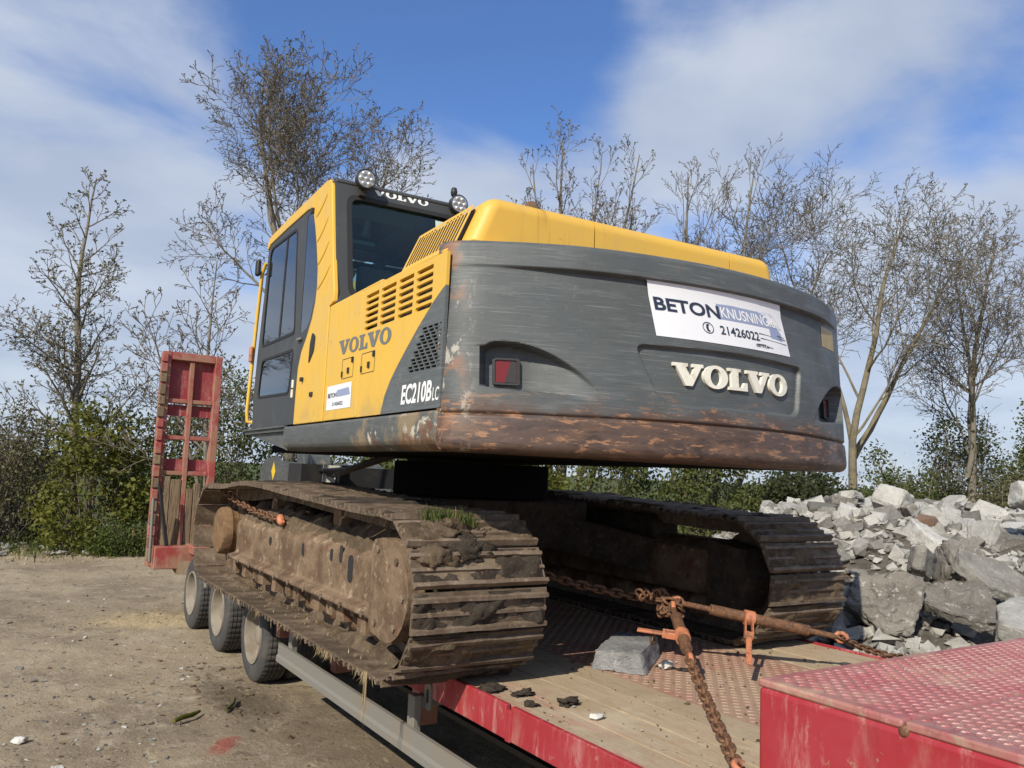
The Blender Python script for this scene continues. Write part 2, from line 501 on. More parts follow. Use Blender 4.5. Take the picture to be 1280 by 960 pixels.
MT['conc'] = concrete('pale_concrete', (0.56, 0.54, 0.485), (0.42, 0.395, 0.345), (0.70, 0.685, 0.64), (0.75, 1.12))
MT['conc2'] = concrete('weathered_concrete', (0.28, 0.265, 0.23), (0.19, 0.175, 0.15), (0.42, 0.40, 0.36), (0.7, 1.2))
MT['conc3'] = concrete('aggregate_concrete', (0.26, 0.238, 0.205), (0.17, 0.153, 0.132), (0.58, 0.56, 0.51))
MT['brickish'] = concrete('brick_rubble', (0.36, 0.22, 0.15), (0.30, 0.24, 0.2), (0.45, 0.40, 0.34))
MT['granite'] = concrete('grey_granite', (0.30, 0.30, 0.295), (0.19, 0.19, 0.19), (0.44, 0.44, 0.43), (1, 1.0001))
MT['heap'] = earthy('rubble_dust', (0.17, 0.15, 0.12), (0.11, 0.095, 0.075), (0.34, 0.32, 0.28), 5, 1.0, 0.03).m
MT['white'] = Mat('white_stone', (0.58, 0.56, 0.50), 0.85).m

m = Mat('bark', (0.20, 0.178, 0.14), 0.95, 0, 0.1)
m.mix(m.rng(m.noise(2.5, 5, 0.7), 0.45, 0.65, 0, 0.8), (0.10, 0.085, 0.065))
m.mix(m.rng(m.noise(5, 5, 0.7, (1, 1, 0.3)), 0.55, 0.65, 0, 0.7), (0.21, 0.20, 0.15))
m.bump(m.noise(12, 5, 0.7, (1, 1, 0.3)), 0.8, 0.03)
MT['bark'] = m.m
m = Mat('mossy_bark', (0.21, 0.18, 0.125), 0.95, 0, 0.1)
m.mix(m.rng(m.noise(2.0, 5, 0.7), 0.45, 0.6, 0, 0.8), (0.13, 0.11, 0.075))
m.mix(m.rng(m.noise(4, 5, 0.7, loc=(3, 3, 3)), 0.55, 0.65, 0, 0.8), (0.27, 0.215, 0.10))
m.bump(m.noise(12, 5, 0.7, (1, 1, 0.3)), 0.8, 0.03)
MT['mossbark'] = m.m
m = Mat('twig_bark', (0.17, 0.145, 0.11), 0.95, 0, 0.1)
MT['twig'] = m.m


def leafmat(name, a, b, c, trans=0.45):
    m = Mat(name, a, 0.6, 0, 0.3)
    m.mix(m.rng(m.noise(1.3, 3, 0.6, space='Object'), 0.4, 0.6), b)
    m.mix(m.rng(m.noise(7, 3, 0.7), 0.52, 0.66), c)
    tr = m.n('ShaderNodeBsdfTranslucent')
    m.link(m.col, tr.inputs['Color'])
    ms = m.n('ShaderNodeMixShader')
    ms.inputs[0].default_value = trans
    out = m.nt.nodes['Material Output']
    m.link(m.b.outputs[0], ms.inputs[1])
    m.link(tr.outputs[0], ms.inputs[2])
    m.link(ms.outputs[0], out.inputs['Surface'])
    return m.m


MT['bud'] = leafmat('tree_bud', (0.15, 0.14, 0.095), (0.115, 0.105, 0.075), (0.19, 0.175, 0.11), 0.35)
MT['budgreen'] = leafmat('young_tree_leaf', (0.14, 0.145, 0.06), (0.11, 0.11, 0.05), (0.18, 0.18, 0.075), 0.3)
MT['leaf_yellow'] = leafmat('fresh_bush_leaf', (0.165, 0.175, 0.03), (0.115, 0.128, 0.026), (0.23, 0.22, 0.045))
MT['leaf_green'] = leafmat('green_bush_leaf', (0.122, 0.142, 0.038), (0.088, 0.108, 0.032), (0.175, 0.185, 0.055))
MT['leaf_dark'] = leafmat('dark_bush_leaf', (0.075, 0.088, 0.035), (0.052, 0.062, 0.027), (0.11, 0.115, 0.05))
MT['leaf_brown'] = leafmat('bramble_leaf', (0.16, 0.155, 0.07), (0.12, 0.115, 0.055), (0.21, 0.195, 0.095))
MT['grass'] = leafmat('grass_blade', (0.10, 0.135, 0.03), (0.075, 0.10, 0.025), (0.17, 0.18, 0.05))
MT['straw'] = leafmat('dry_straw', (0.40, 0.31, 0.17), (0.30, 0.22, 0.12), (0.48, 0.40, 0.25), 0.1)


def glass(name, tint, fac, rough=0.02):
    m = bpy.data.materials.new(name)
    m.use_nodes = True
    t = m.node_tree
    t.nodes.remove(t.nodes['Principled BSDF'])
    tr = t.nodes.new('ShaderNodeBsdfTransparent')
    tr.inputs[0].default_value = (*tint, 1)
    gl = t.nodes.new('ShaderNodeBsdfGlossy')
    gl.inputs['Roughness'].default_value = rough
    gl.inputs['Color'].default_value = (0.9, 0.95, 1, 1)
    lw = t.nodes.new('ShaderNodeLayerWeight')
    lw.inputs[0].default_value = fac
    ms = t.nodes.new('ShaderNodeMixShader')
    t.links.new(lw.outputs['Fresnel'], ms.inputs[0])
    t.links.new(tr.outputs[0], ms.inputs[1])
    t.links.new(gl.outputs[0], ms.inputs[2])
    t.links.new(ms.outputs[0], t.nodes['Material Output'].inputs['Surface'])
    return m


MT['glass'] = glass('tinted_glass', (0.74, 0.86, 0.82), 0.30)
MT['sideglass'] = glass('dusty_side_glass', (0.62, 0.70, 0.70), 0.48, 0.03)
MT['liner'] = Mat('grey_headliner', (0.22, 0.23, 0.22), 0.9).m
MT['hatch'] = glass('green_hatch', (0.48, 0.78, 0.68), 0.2)
MT['lens'] = Mat('lamp_lens', (0.52, 0.53, 0.52), 0.2, 0.5).m
m = Mat('red_lens', (0.15, 0.012, 0.013), 0.3)
MT['redlens'] = m.m
m = Mat('dirty_cream_letter', (0.74, 0.71, 0.60), 0.5)
m.mix(m.rng(m.noise(16, 4, 0.7), 0.5, 0.68, 0, 0.6), (0.42, 0.37, 0.26))
MT['cream'] = m.m
MT['whiteprint'] = Mat('white_print', (0.80, 0.80, 0.78), 0.5).m
m = Mat('sticker_white', (0.78, 0.79, 0.80), 0.4)
m.mix(m.rng(m.noise(7, 4, 0.7), 0.55, 0.7, 0, 0.3), (0.60, 0.60, 0.58))
MT['sticker'] = m.m
MT['navy'] = Mat('navy_print', (0.022, 0.032, 0.06), 0.5).m
MT['blueprint'] = Mat('blue_grey_print', (0.27, 0.32, 0.47), 0.5).m
MT['paleprint'] = Mat('pale_grey_print', (0.58, 0.61, 0.68), 0.5).m
MT['decalgrey'] = Mat('grey_print', (0.15, 0.155, 0.15), 0.5).m
MT['signyellow'] = Mat('warning_yellow', (0.72, 0.5, 0.03), 0.5).m
m = Mat('plaque_yellow', (0.42, 0.31, 0.12), 0.5)
m.mix(m.rng(m.noise(12, 4, 0.7), 0.45, 0.65, 0, 0.7), (0.30, 0.24, 0.13))
MT['plaque'] = m.m


# ------------------------------------------------------------------ mesh helpers
class MB:
    def __init__(s):
        s.v = []
        s.f = []
        s.mi = []
        s.cur = 0

    def add(s, vs, fs):
        o = len(s.v)
        s.v.extend([tuple(p) for p in vs])
        s.f.extend([tuple(i + o for i in f) for f in fs])
        s.mi.extend([s.cur] * len(fs))
        return s

    def box(s, c, d, R=None):
        hx, hy, hz = d[0] / 2, d[1] / 2, d[2] / 2
        vs = [Vector((sx * hx, sy * hy, sz * hz)) for sx in (-1, 1) for sy in (-1, 1) for sz in (-1, 1)]
        if R is not None:
            vs = [R @ q for q in vs]
        c = Vector(c)
        return s.add([q + c for q in vs], [(0, 1, 3, 2), (4, 6, 7, 5), (0, 4, 5, 1), (2, 3, 7, 6), (0, 2, 6, 4), (1, 5, 7, 3)])

    def bar(s, a, b, wx, wz, up=(0, 0, 1)):
        a, b = Vector(a), Vector(b)
        d = b - a
        yv = d.normalized()
        xv = yv.cross(Vector(up)).normalized()
        zv = xv.cross(yv)
        R = Matrix((xv, yv, zv)).transposed()
        return s.box((a + b) / 2, (wx, d.length, wz), R)

    def tube(s, pts, rad, n=8, closed=False, cap=True):
        pts = [Vector(q) for q in pts]
        k = len(pts)
        if not hasattr(rad, '__len__'):
            rad = [rad] * k
        vs, fs = [], []
        prev = None
        for i, q in enumerate(pts):
            if closed:
                t = pts[(i + 1) % k] - pts[i - 1]
            else:
                t = pts[min(i + 1, k - 1)] - pts[max(i - 1, 0)]
            t = t.normalized() if t.length > 1e-9 else Vector((0, 0, 1))
            if prev is None:
                a = Vector((0, 0, 1)) if abs(t.z) < 0.9 else Vector((1, 0, 0))
                u = t.cross(a).normalized()
            else:
                u = (prev - t * prev.dot(t)).normalized()
            prev = u
            b = t.cross(u)
            for j in range(n):
                th = 2 * PI * j / n
                vs.append(q + (u * math.cos(th) + b * math.sin(th)) * rad[i])
        for i in range(k if closed else k - 1):
            i2 = (i + 1) % k
            for j in range(n):
                j2 = (j + 1) % n
                fs.append((i * n + j, i * n + j2, i2 * n + j2, i2 * n + j))
        if cap and not closed:
            fs.append(tuple(reversed(range(n))))
            fs.append(tuple((k - 1) * n + j for j in range(n)))
        return s.add(vs, fs)

    def poly(s, outer, holes, fn, thick=0.0):
        """flat plate with holes; fn(u, v, w) -> xyz, w from 0 (front) to thick (back)"""
        loops = [outer] + list(holes)
        flat = [q for lp in loops for q in lp]
        tris = tessellate_polygon([[Vector((q[0], q[1], 0)) for q in lp] for lp in loops])
        n = len(flat)
        vs = [fn(q[0], q[1], 0) for q in flat]
        fs = []
        for t in tris:
            a, b, c = (flat[i] for i in t)
            ar = (b[0] - a[0]) * (c[1] - a[1]) - (b[1] - a[1]) * (c[0] - a[0])
            fs.append(tuple(t) if ar > 0 else tuple(reversed(t)))
        if thick:
            vs += [fn(q[0], q[1], thick) for q in flat]
            fs += [tuple(i + n for i in reversed(t)) for t in list(fs)]
            o = 0
            for li, lp in enumerate(loops):
                k = len(lp)
                area = sum(lp[i][0] * lp[(i + 1) % k][1] - lp[(i + 1) % k][0] * lp[i][1] for i in range(k))
                for i in range(k):
                    j = (i + 1) % k
                    q = (o + i, o + i + n, o + j + n, o + j)
                    flip = (area < 0) if li == 0 else (area > 0)
                    fs.append(tuple(reversed(q)) if flip else q)
                o += k
        return s.add(vs, fs)

    def lathe(s, prof, n, c, axis='x'):
        """prof: list of (along, radius)"""
        vs, fs = [], []
        k = len(prof)
        for i in range(n):
            th = 2 * PI * i / n
            for (a, r) in prof:
                p, q = r * math.cos(th), r * math.sin(th)
                v = {'x': (a, p, q), 'y': (p, a, q), 'z': (p, q, a)}[axis]
                vs.append((v[0] + c[0], v[1] + c[1], v[2] + c[2]))
        for i in range(n):
            i2 = (i + 1) % n
            for j in range(k - 1):
                fs.append((i * k + j, i * k + j + 1, i2 * k + j + 1, i2 * k + j))
        return s.add(vs, fs)

    def mesh(s, name, mats):
        me = bpy.data.meshes.new(name)
        me.from_pydata([tuple(q) for q in s.v], [], s.f)
        for mm in (mats if isinstance(mats, (list, tuple)) else [mats]):
            me.materials.append(mm)
        if any(s.mi):
            me.polygons.foreach_set('material_index', s.mi)
        me.update()
        return me

    def build(s, name, mats, parent=None, smooth=None, bevel=0, seg=2, loc=None, rotz=None, recalc=False):
        me = s.mesh(name, mats)
        if recalc:
            b = bmesh.new()
            b.from_mesh(me)
            bmesh.ops.recalc_face_normals(b, faces=b.faces)
            b.to_mesh(me)
            b.free()
        return link(name, me, parent, smooth, bevel, seg, loc, rotz)


def link(name, me, parent=None, smooth=None, bevel=0, seg=2, loc=None, rotz=None):
    if smooth is not None:
        shade(me, smooth)
    o = bpy.data.objects.new(name, me)
    COL.objects.link(o)
    if parent is not None:
        o.parent = parent
    if loc is not None:
        o.location = loc
    if rotz is not None:
        o.rotation_euler = (0, 0, rotz)
    if bevel:
        md = o.modifiers.new('edge_bevel', 'BEVEL')
        md.width = bevel
        md.segments = seg
        md.limit_method = 'ANGLE'
        md.angle_limit = math.radians(35)
        md.harden_normals = False
        wn_ = o.modifiers.new('weighted_normal', 'WEIGHTED_NORMAL')
        wn_.keep_sharp = True
        shade(me, 40)
    return o


def shade(me, ang):
    me.polygons.foreach_set('use_smooth', [True] * len(me.polygons))
    if ang < 179:
        b = bmesh.new()
        b.from_mesh(me)
        lim = math.radians(ang)
        for e in b.edges:
            if len(e.link_faces) == 2:
                if e.calc_face_angle(0) > lim:
                    e.smooth = False
        b.to_mesh(me)
        b.free()


def npmesh(name, v, f, mats, smooth=False, mi=None):
    """v (n,3), f (m,k) numpy"""
    me = bpy.data.meshes.new(name)
    v = np.asarray(v, dtype=np.float32)
    f = np.asarray(f, dtype=np.int32)
    k = f.shape[1]
    me.vertices.add(len(v))
    me.vertices.foreach_set('co', v.ravel())
    me.loops.add(f.size)
    me.loops.foreach_set('vertex_index', f.ravel())
    me.polygons.add(len(f))
    me.polygons.foreach_set('loop_start', np.arange(0, f.size, k, dtype=np.int32))
    me.polygons.foreach_set('loop_total', np.full(len(f), k, dtype=np.int32))
    for mm in (mats if isinstance(mats, (list, tuple)) else [mats]):
        me.materials.append(mm)
    if mi is not None:
        me.polygons.foreach_set('material_index', np.asarray(mi, dtype=np.int32))
    me.polygons.foreach_set('use_smooth', [bool(smooth)] * len(f))
    me.update(calc_edges=True)
    me.validate()
    return me


def empty(name, label, cat, loc=(0, 0, 0), rotz=0, group=None):
    o = bpy.data.objects.new(name, None)
    COL.objects.link(o)
    o.location = loc
    o.rotation_euler = (0, 0, rotz)
    o.empty_display_size = 0.2
    tag(o, label, cat, group)
    return o


def tag(o, label=None, cat=None, group=None, kind=None):
    for k, v in (('label', label), ('category', cat), ('group', group), ('kind', kind)):
        if v:
            o[k] = v
    return o


def hash2(ix, iy, seed=0):
    n = (ix.astype(np.int64) * 374761393 + iy.astype(np.int64) * 668265263 + seed * 1442695041) & 0xffffffff
    n = ((n ^ (n >> 13)) * 1274126177) & 0xffffffff
    return ((n ^ (n >> 16)) & 0xffff) / 65535.0


def vnoise(x, y, seed=0):
    x = np.asarray(x, float)
    y = np.asarray(y, float)
    ix, iy = np.floor(x), np.floor(y)
    fx, fy = x - ix, y - iy
    fx, fy = fx * fx * (3 - 2 * fx), fy * fy * (3 - 2 * fy)
    a, b = hash2(ix, iy, seed), hash2(ix + 1, iy, seed)
    c, d = hash2(ix, iy + 1, seed), hash2(ix + 1, iy + 1, seed)
    return a + (b - a) * fx + (c - a) * fy + (a - b - c + d) * fx * fy


def fbm(x, y, seed=0, oct=4):
    s, a, t = 0, 1.0, 0
    for i in range(oct):
        s = s + a * vnoise(x * 2 ** i, y * 2 ** i, seed + i * 17)
        t += a
        a *= 0.5
    return s / t


def sstep(x, a, b):
    t = np.clip((x - a) / (b - a), 0, 1)
    return t * t * (3 - 2 * t)


def gridfaces(nu, nv, flip=False):
    i = np.arange(nu - 1)[:, None] * nv + np.arange(nv - 1)[None, :]
    i = i.ravel()
    f = np.stack([i, i + nv, i + nv + 1, i + 1], 1)
    return f[:, ::-1] if flip else f


def rrect(x0, y0, x1, y1, r, n=5):
    pts = []
    for cx, cy, a0 in ((x1 - r, y0 + r, -90), (x1 - r, y1 - r, 0), (x0 + r, y1 - r, 90), (x0 + r, y0 + r, 180)):
        for i in range(n + 1):
            a = math.radians(a0 + 90 * i / n)
            pts.append((cx + r * math.cos(a), cy + r * math.sin(a)))
    return pts


def rpoly(pts, r, n=5):
    """polygon with rounded corners"""
    out = []
    k = len(pts)
    for i in range(k):
        p0, p1, p2 = Vector(pts[i - 1]), Vector(pts[i]), Vector(pts[(i + 1) % k])
        rr = r[i] if hasattr(r, '__len__') else r
        if rr <= 0:
            out.append(tuple(p1))
            continue
        a = p1 + (p0 - p1).normalized() * min(rr, (p0 - p1).length * 0.45)
        b = p1 + (p2 - p1).normalized() * min(rr, (p2 - p1).length * 0.45)
        for j in range(n + 1):
            t = j / n
            q = a * (1 - t) ** 2 + p1 * 2 * t * (1 - t) + b * t * t
            out.append((q.x, q.y))
    return out


# ------------------------------------------------------------------ lettering
G_V = [(0, 1), (.56, 1), (.56, .85), (.47, .85), (.67, .37), (.84, .85), (.75, .85), (.75, 1), (1.18, 1), (1.18, .85), (1.09, .85), (.72, 0), (.46, 0), (.10, .85), (0, .85)]
G_L = [(0, 1), (.56, 1), (.56, .86), (.44, .86), (.44, .15), (.62, .15), (.72, .38), (.86, .38), (.86, 0), (0, 0), (0, .14), (.12, .14), (.12, .86), (0, .86)]


def ell(cx, cy, rx, ry, n=28):
    return [(cx + rx * math.cos(2 * PI * i / n), cy + ry * math.sin(2 * PI * i / n)) for i in range(n)]


GLYPH = {'V': (1.18, G_V, []), 'L': (.86, G_L, []), 'O': (1.04, ell(.52, .5, .52, .53), [ell(.52, .5, .23, .39)])}


def serif_word(mb, word, fn, x0, y0, x1, y1, thick, gap=0.03):
    adv, xs_ = 0, []
    for i, ch in enumerate(word):
        xs_.append(adv)
        adv += GLYPH[ch][0] + gap - (0.06 if word[i:i + 2] in ('VO', 'OV', 'LV') else 0)
    adv -= gap
    sx, sy = (x1 - x0) / adv, y1 - y0
    for ch, ox in zip(word, xs_):
        wd, o, hs = GLYPH[ch]
        tr = lambda lp: [(x0 + (ox + a) * sx, y0 + b * sy) for a, b in lp]
        mb.poly(tr(o), [tr(h) for h in hs], fn, thick)
    return mb


def font_text(body, bold=0.0):
    cu = bpy.data.curves.new('text_source', 'FONT')
    cu.body = body
    cu.offset = bold
    cu.resolution_u = 4
    o = bpy.data.objects.new('text_source', cu)
    COL.objects.link(o)
    dg = bpy.context.evaluated_depsgraph_get()
    dg.update()
    me = o.evaluated_get(dg).to_mesh()
    v = [(q.co.x, q.co.y) for q in me.vertices]
    f = [tuple(p.vertices) for p in me.polygons]
    bpy.data.objects.remove(o)
    bpy.data.curves.remove(cu)
    x0, x1 = min(q[0] for q in v), max(q[0] for q in v)
    y0, y1 = min(q[1] for q in v), max(q[1] for q in v)
    return [((a - x0) / (x1 - x0), (b - y0) / (y1 - y0)) for a, b in v], f


def put_text(mb, body, fn, x0, y0, x1, y1, bold=0.0, slant=0.0):
    v, f = font_text(body, bold)
    mb.add([fn(x0 + (x1 - x0) * a + slant * (b - 0.5) * (y1 - y0), y0 + (y1 - y0) * b, 0) for a, b in v], f)
    return mb


# ================================================================== LARGE STRUCTURE
GZ = -0.80      # yard level; the trailer deck is z = 0


def heap_h(x, y):
    """height of the rubble heap's dusty body above the yard level"""
    x = np.asarray(x, float)
    y = np.asarray(y, float)
    edge = sstep(x, 1.45, 1.8) * (1 - sstep(y - .35 * (x - 5), 0.95, 3.4)) * sstep(y, -9, -5) * sstep(x, 12.5, 9.5)
    top = 0.62 + 0.93 * sstep(x, 2.0, 5.2) * sstep(y, -4.5, 0.5)
    top = top - 0.28 * sstep(x, 2.0, 3.0) * sstep(y, -1.2, -2.6) * (1 - sstep(x, 4.0, 5.5))
    top = top * (0.86 + 0.16 * fbm(x * 0.55, y * 0.55, 3, 3)) + 0.14 * fbm(x * 1.2, y * 1.2, 5, 3)
    return edge * top


# ground sheet
def axis_(dense0, dense1, step, far):
    a = list(np.arange(dense0, dense1 + 1e-6, step))
    st = step
    while a[-1] < far:
        st *= 1.35
        a.append(a[-1] + st)
    st = step
    while a[0] > -far:
        st *= 1.35
        a.insert(0, a[0] - st)
    return np.array(a)


gx = axis_(-7, 6, 0.07, 900)
gy = axis_(-4, 14, 0.09, 900)
X, Y = np.meshgrid(gx, gy, indexing='ij')
near = sstep(np.hypot(X, Y), 60, 20)
H = GZ + near * (0.05 * (fbm(X * 0.9, Y * 0.9, 1, 4) - 0.5) + 0.045 * (fbm(X * 4, Y * 4, 9, 4) - 0.5) + 0.018 * (fbm(X * 13, Y * 13, 19, 2) - 0.5))
H = np.where(X > 1.2, np.minimum(H, GZ), H)
# low bank of spoil along the hedge
bank = 0.22 * np.exp(-((Y - 12.2 + 0.1 * X) / 0.9) ** 2) * fbm(X * 1.2, Y * 1.2, 31, 3) * (X < 1)
H = H + bank
# hollow the ground slightly so that tyres sit in it
me = npmesh('ground', np.stack([X, Y, H], -1).reshape(-1, 3), gridfaces(len(gx), len(gy)), MT['ground'], True)
tag(link('ground', me), kind='structure')

# rubble heap body
hx = np.arange(1.49, 13, 0.10)
hy = np.arange(-9, 11, 0.12)
X, Y = np.meshgrid(hx, hy, indexing='ij')
Hh = GZ - 0.02 + heap_h(X, Y) + 0.05 * (fbm(X * 3, Y * 3, 41, 4) - 0.5) * (heap_h(X, Y) > 0.05)
me = npmesh('heap', np.stack([X, Y, Hh], -1).reshape(-1, 3), gridfaces(len(hx), len(hy)), MT['heap'], True)
tag(link('rubble_heap', me), kind='structure')

# ------------------------------------------------------------------ low loader trailer
TR = empty('low_loader_trailer', 'red low loader trailer with worn timber deck carrying the excavator', 'trailer', (0, 0, GZ))


def tpart(mb, name, mat, parent=TR, **k):
    """parts are written in world coordinates; the trailer's empty stands on the yard"""
    if parent is TR:
        mb.v = [(a, b, c - GZ) for a, b, c in mb.v]
    return mb.build(name, mat, parent, **k)


def plank(x0, x1, y0, y1, z1, th):
    mb = MB()
    n = 24
    w_ = x1 - x0
    vs, fs = [], []
    for i in range(n + 1):
        t = y0 + (y1 - y0) * i / n
        j = rnd.uniform(-.004, .004)
        zz = z1 + rnd.uniform(-.004, .001)
        vs += [(x0 + .003 + abs(j), t, zz - th), (x0 + .003 + abs(j), t, zz - .003), (x0 + .0035 + abs(j), t, zz), (x1 - .0035 - abs(j) * .5, t, zz + rnd.uniform(-.002, .001)), (x1 - .003 - abs(j) * .5, t, zz - .003), (x1 - .003 - abs(j) * .5, t, zz - th)]
    for i in range(n):
        for k in range(5):
            a = i * 6 + k
            fs.append((a, a + 6, a + 7, a + 1))
    fs += [(0, 1, 2, 3, 4, 5), tuple(n * 6 + k for k in (5, 4, 3, 2, 1, 0))]
    return mb.add(vs, fs)


edges = [-1.137, -0.955, -0.735, -0.535, -0.33]
for a, b in zip(edges, edges[1:]):
    tpart(plank(a, b, -3.78, 3.3, -0.002, .05), 'deck_plank', MT['wood'])
edges = [0.84, 1.06, 1.26, 1.468]
for a, b in zip(edges, edges[1:]):
    tpart(plank(a, b, -3.78, 3.3, -0.002, .05), 'deck_plank', MT['wood'])
mb = MB().box((0.255, -0.24, -.03), (1.166, 7.08, .046))
plate = tpart(mb, 'checker_plate', MT['dustplate'])


def lugs(x0, x1, y0, y1, px, z, ln, wd, ht, keep=None):
    ii = np.arange(int((x1 - x0) / px))
    jj = np.arange(int((y1 - y0) / px))
    I, J = np.meshgrid(ii, jj, indexing='ij')
    I, J = I.ravel(), J.ravel()
    cx = x0 + (I + .5) * px
    cy = y0 + (J + .5) * px
    a = np.where((I + J) % 2 == 0, PI / 4, -PI / 4)
    base = np.array([(-ln, 0, 0), (0, -wd, 0), (ln, 0, 0), (0, wd, 0), (-ln * .45, 0, ht), (ln * .45, 0, ht)])
    c, s = np.cos(a), np.sin(a)
    vx = cx[:, None] + base[:, 0] * c[:, None] - base[:, 1] * s[:, None]
    vy = cy[:, None] + base[:, 0] * s[:, None] + base[:, 1] * c[:, None]
    vz = np.full_like(vx, z) + base[:, 2]
    v = np.stack([vx, vy, vz - GZ], -1).reshape(-1, 3)
    f = np.array([(0, 1, 4), (1, 5, 4), (1, 2, 5), (2, 3, 5), (3, 4, 5), (3, 0, 4)])
    F_ = (f[None] + (np.arange(len(cx)) * 6)[:, None, None]).reshape(-1, 3)
    return v, F_


v, f = lugs(-.31, .825, -3.76, .2, .038, -.0072, .0175, .0042, .0032)
o = link('tread_lugs', npmesh('tread_lugs', v, f, MT['dustplate']), TR)
tag(o, kind='stuff')
# chassis under the deck
mb = MB()
for x in (-.62, .82):
    mb.box((x, -.2, -.24), (.14, 7.0, .33))
    mb.box((x, -.2, -.42), (.24, 7.0, .03))
for y in np.arange(-3.3, 3.2, .62):
    mb.box((.1, y, -.13), (2.3, .07, .14))
tpart(mb, 'chassis_beam', MT['black'])
# red edge beams with worn lip and a bent notch
for sx, x in ((-1, -1.1525), (1, 1.4845)):
    mb = MB()
    segs = [-3.785, -2.42, -2.38, -1.9, 0.4, 2.0, 3.3] if sx < 0 else [-3.785, 3.3]
    for a, b in zip(segs, segs[1:]):
        if abs(b - a) < .1:
            mb.box((x - .002, (a + b) / 2, -.082), (.026, b - a, .135))
        else:
            mb.box((x, (a + b) / 2, -.068), (.027, b - a, .150))
    tpart(mb, 'edge_beam', MT['red'], bevel=.005)
for y in (-2.95, -1.42, -.2, 1.0):
    tpart(MB().box((-1.06, y, -.245), (.12, .09, .20)), 'stake_bracket', MT['fadedred'], bevel=.006)
mb = MB()
o_ = rrect(-.035, -.065, .035, .065, .012)
h_ = rrect(-.016, -.035, .016, .035, .014)
mb.poly(o_, [h_], lambda u, v, w_: (-1.176 + w_, -1.66 + u, -.135 + v), .009)
tpart(mb, 'lashing_ring', MT['alu'], recalc=True)
mb = MB().box((-1.1665, -1.66, -.135), (.0025, .05, .10))
tpart(mb, 'lashing_slot', MT['black'])
# side guard rail
mb = MB()
prof = [(-1.262, -.285), (-1.238, -.285), (-1.238, -.41), (-1.275, -.41), (-1.275, -.375), (-1.262, -.36)]
mb.poly(prof, [], lambda u, v, w_: (u, -3.9 + w_, v), 4.42)
sg = tpart(mb, 'side_guard', MT['alu'], recalc=True)
for y in (-3.4, -1.60, .34):
    mb = MB().box((-1.215, y, -.26), (.044, .075, .25)).box((-1.10, y, -.17), (.19, .06, .06))
    mb.v = [(a, b, c - GZ) for a, b, c in mb.v]
    mb.build('guard_post', MT['alu'], sg, bevel=.004)

# wheels
TYR = 0.385


def tyre_mesh():
    prof = [(-.085, .222), (-.107, .235), (-.116, .27), (-.118, .31), (-.112, .35), (-.098, .372)]
    x = -.098
    tread = []
    for gx_ in (-.055, -.018, .018, .055):
        tread += [(gx_ - .005, .384), (gx_ - .004, .373), (gx_ + .004, .373), (gx_ + .005, .384)]
    prof = prof + [(-.085, .381)] + tread + [(.085, .381)] + [(-a, r) for a, r in reversed(prof[:6])]
    mb = MB()
    n = 132
    k = len(prof)
    vs, fs = [], []
    for i in range(n):
        th = 2 * PI * i / n
        low = i % 3 == 0
        for j, (a, r) in enumerate(prof):
            rr = r
            if low and 5 < j < k - 6:
                rr = min(r, .375)
            if r > .379 and abs(a) > .08 and low:
                rr = .37
            vs.append((a, rr * math.cos(th), rr * math.sin(th)))
    for i in range(n):
        i2 = (i + 1) % n
        for j in range(k - 1):
            fs.append((i * k + j, i * k + j + 1, i2 * k + j + 1, i2 * k + j))
    mb.add(vs, fs)
    me = mb.mesh('tyre', MT['tyre'])
    shade(me, 32)
    return me


def rim_mesh():
    mb = MB()
    mb.lathe([(-.10, .236), (-.118, .232), (-.116, .215), (-.09, .205), (-.02, .196), (.02, .17), (.022, .125), (-.002, .115), (-.004, .09), (-.07, .082), (-.078, .06), (-.078, .0)], 40, (0, 0, 0))
    for i in range(10):
        a = 2 * PI * i / 10
        mb.lathe([(-.022, 0), (-.022, .010), (-.002, .012), (.005, .012)], 6, (0.0, .101 * math.cos(a), .101 * math.sin(a)))
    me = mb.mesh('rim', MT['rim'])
    shade(me, 40)
    return me


tm, rm = tyre_mesh(), rim_mesh()
for wy in (1.54, 2.76, 3.94):
    hub = MB().lathe([(-.16, 0), (-.16, .085), (.75, .09), (.75, 0)], 16, (0, 0, 0)).build('wheel', MT['black'], TR, smooth=40)
    hub.location = (-.92, wy, -.425 - GZ)
    for dx in (-.125, .125):
        t = link('tyre', tm, hub)
        t.location = (dx, 0, 0)
        t.rotation_euler = (rnd.uniform(0, 3), 0, 0)
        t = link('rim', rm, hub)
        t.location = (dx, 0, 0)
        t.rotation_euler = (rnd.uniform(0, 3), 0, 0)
mb = MB()
for wy in (2.15, 3.35):
    mb.box((-1.15, wy, -.20), (.02, .09, .17))
tpart(mb, 'wheel_bracket', MT['alu'], bevel=.004)
mb = MB()
for wy in (1.54, 2.76, 3.94):
    mb.bar((-1.0, wy, -.425), (1.3, wy, -.425), .1, .1)
tpart(mb, 'axle', MT['black'])

# gooseneck platform
mb = MB()
mb.box((.165, -5.615, .135), (2.66, 3.70, .56))
gn = tpart(mb, 'gooseneck', MT['red'], bevel=.018, seg=3)


def gpart(mb, name, mat, **k):
    mb.v = [(a, b, c - GZ) for a, b, c in mb.v]
    return mb.build(name, mat, gn, **k)


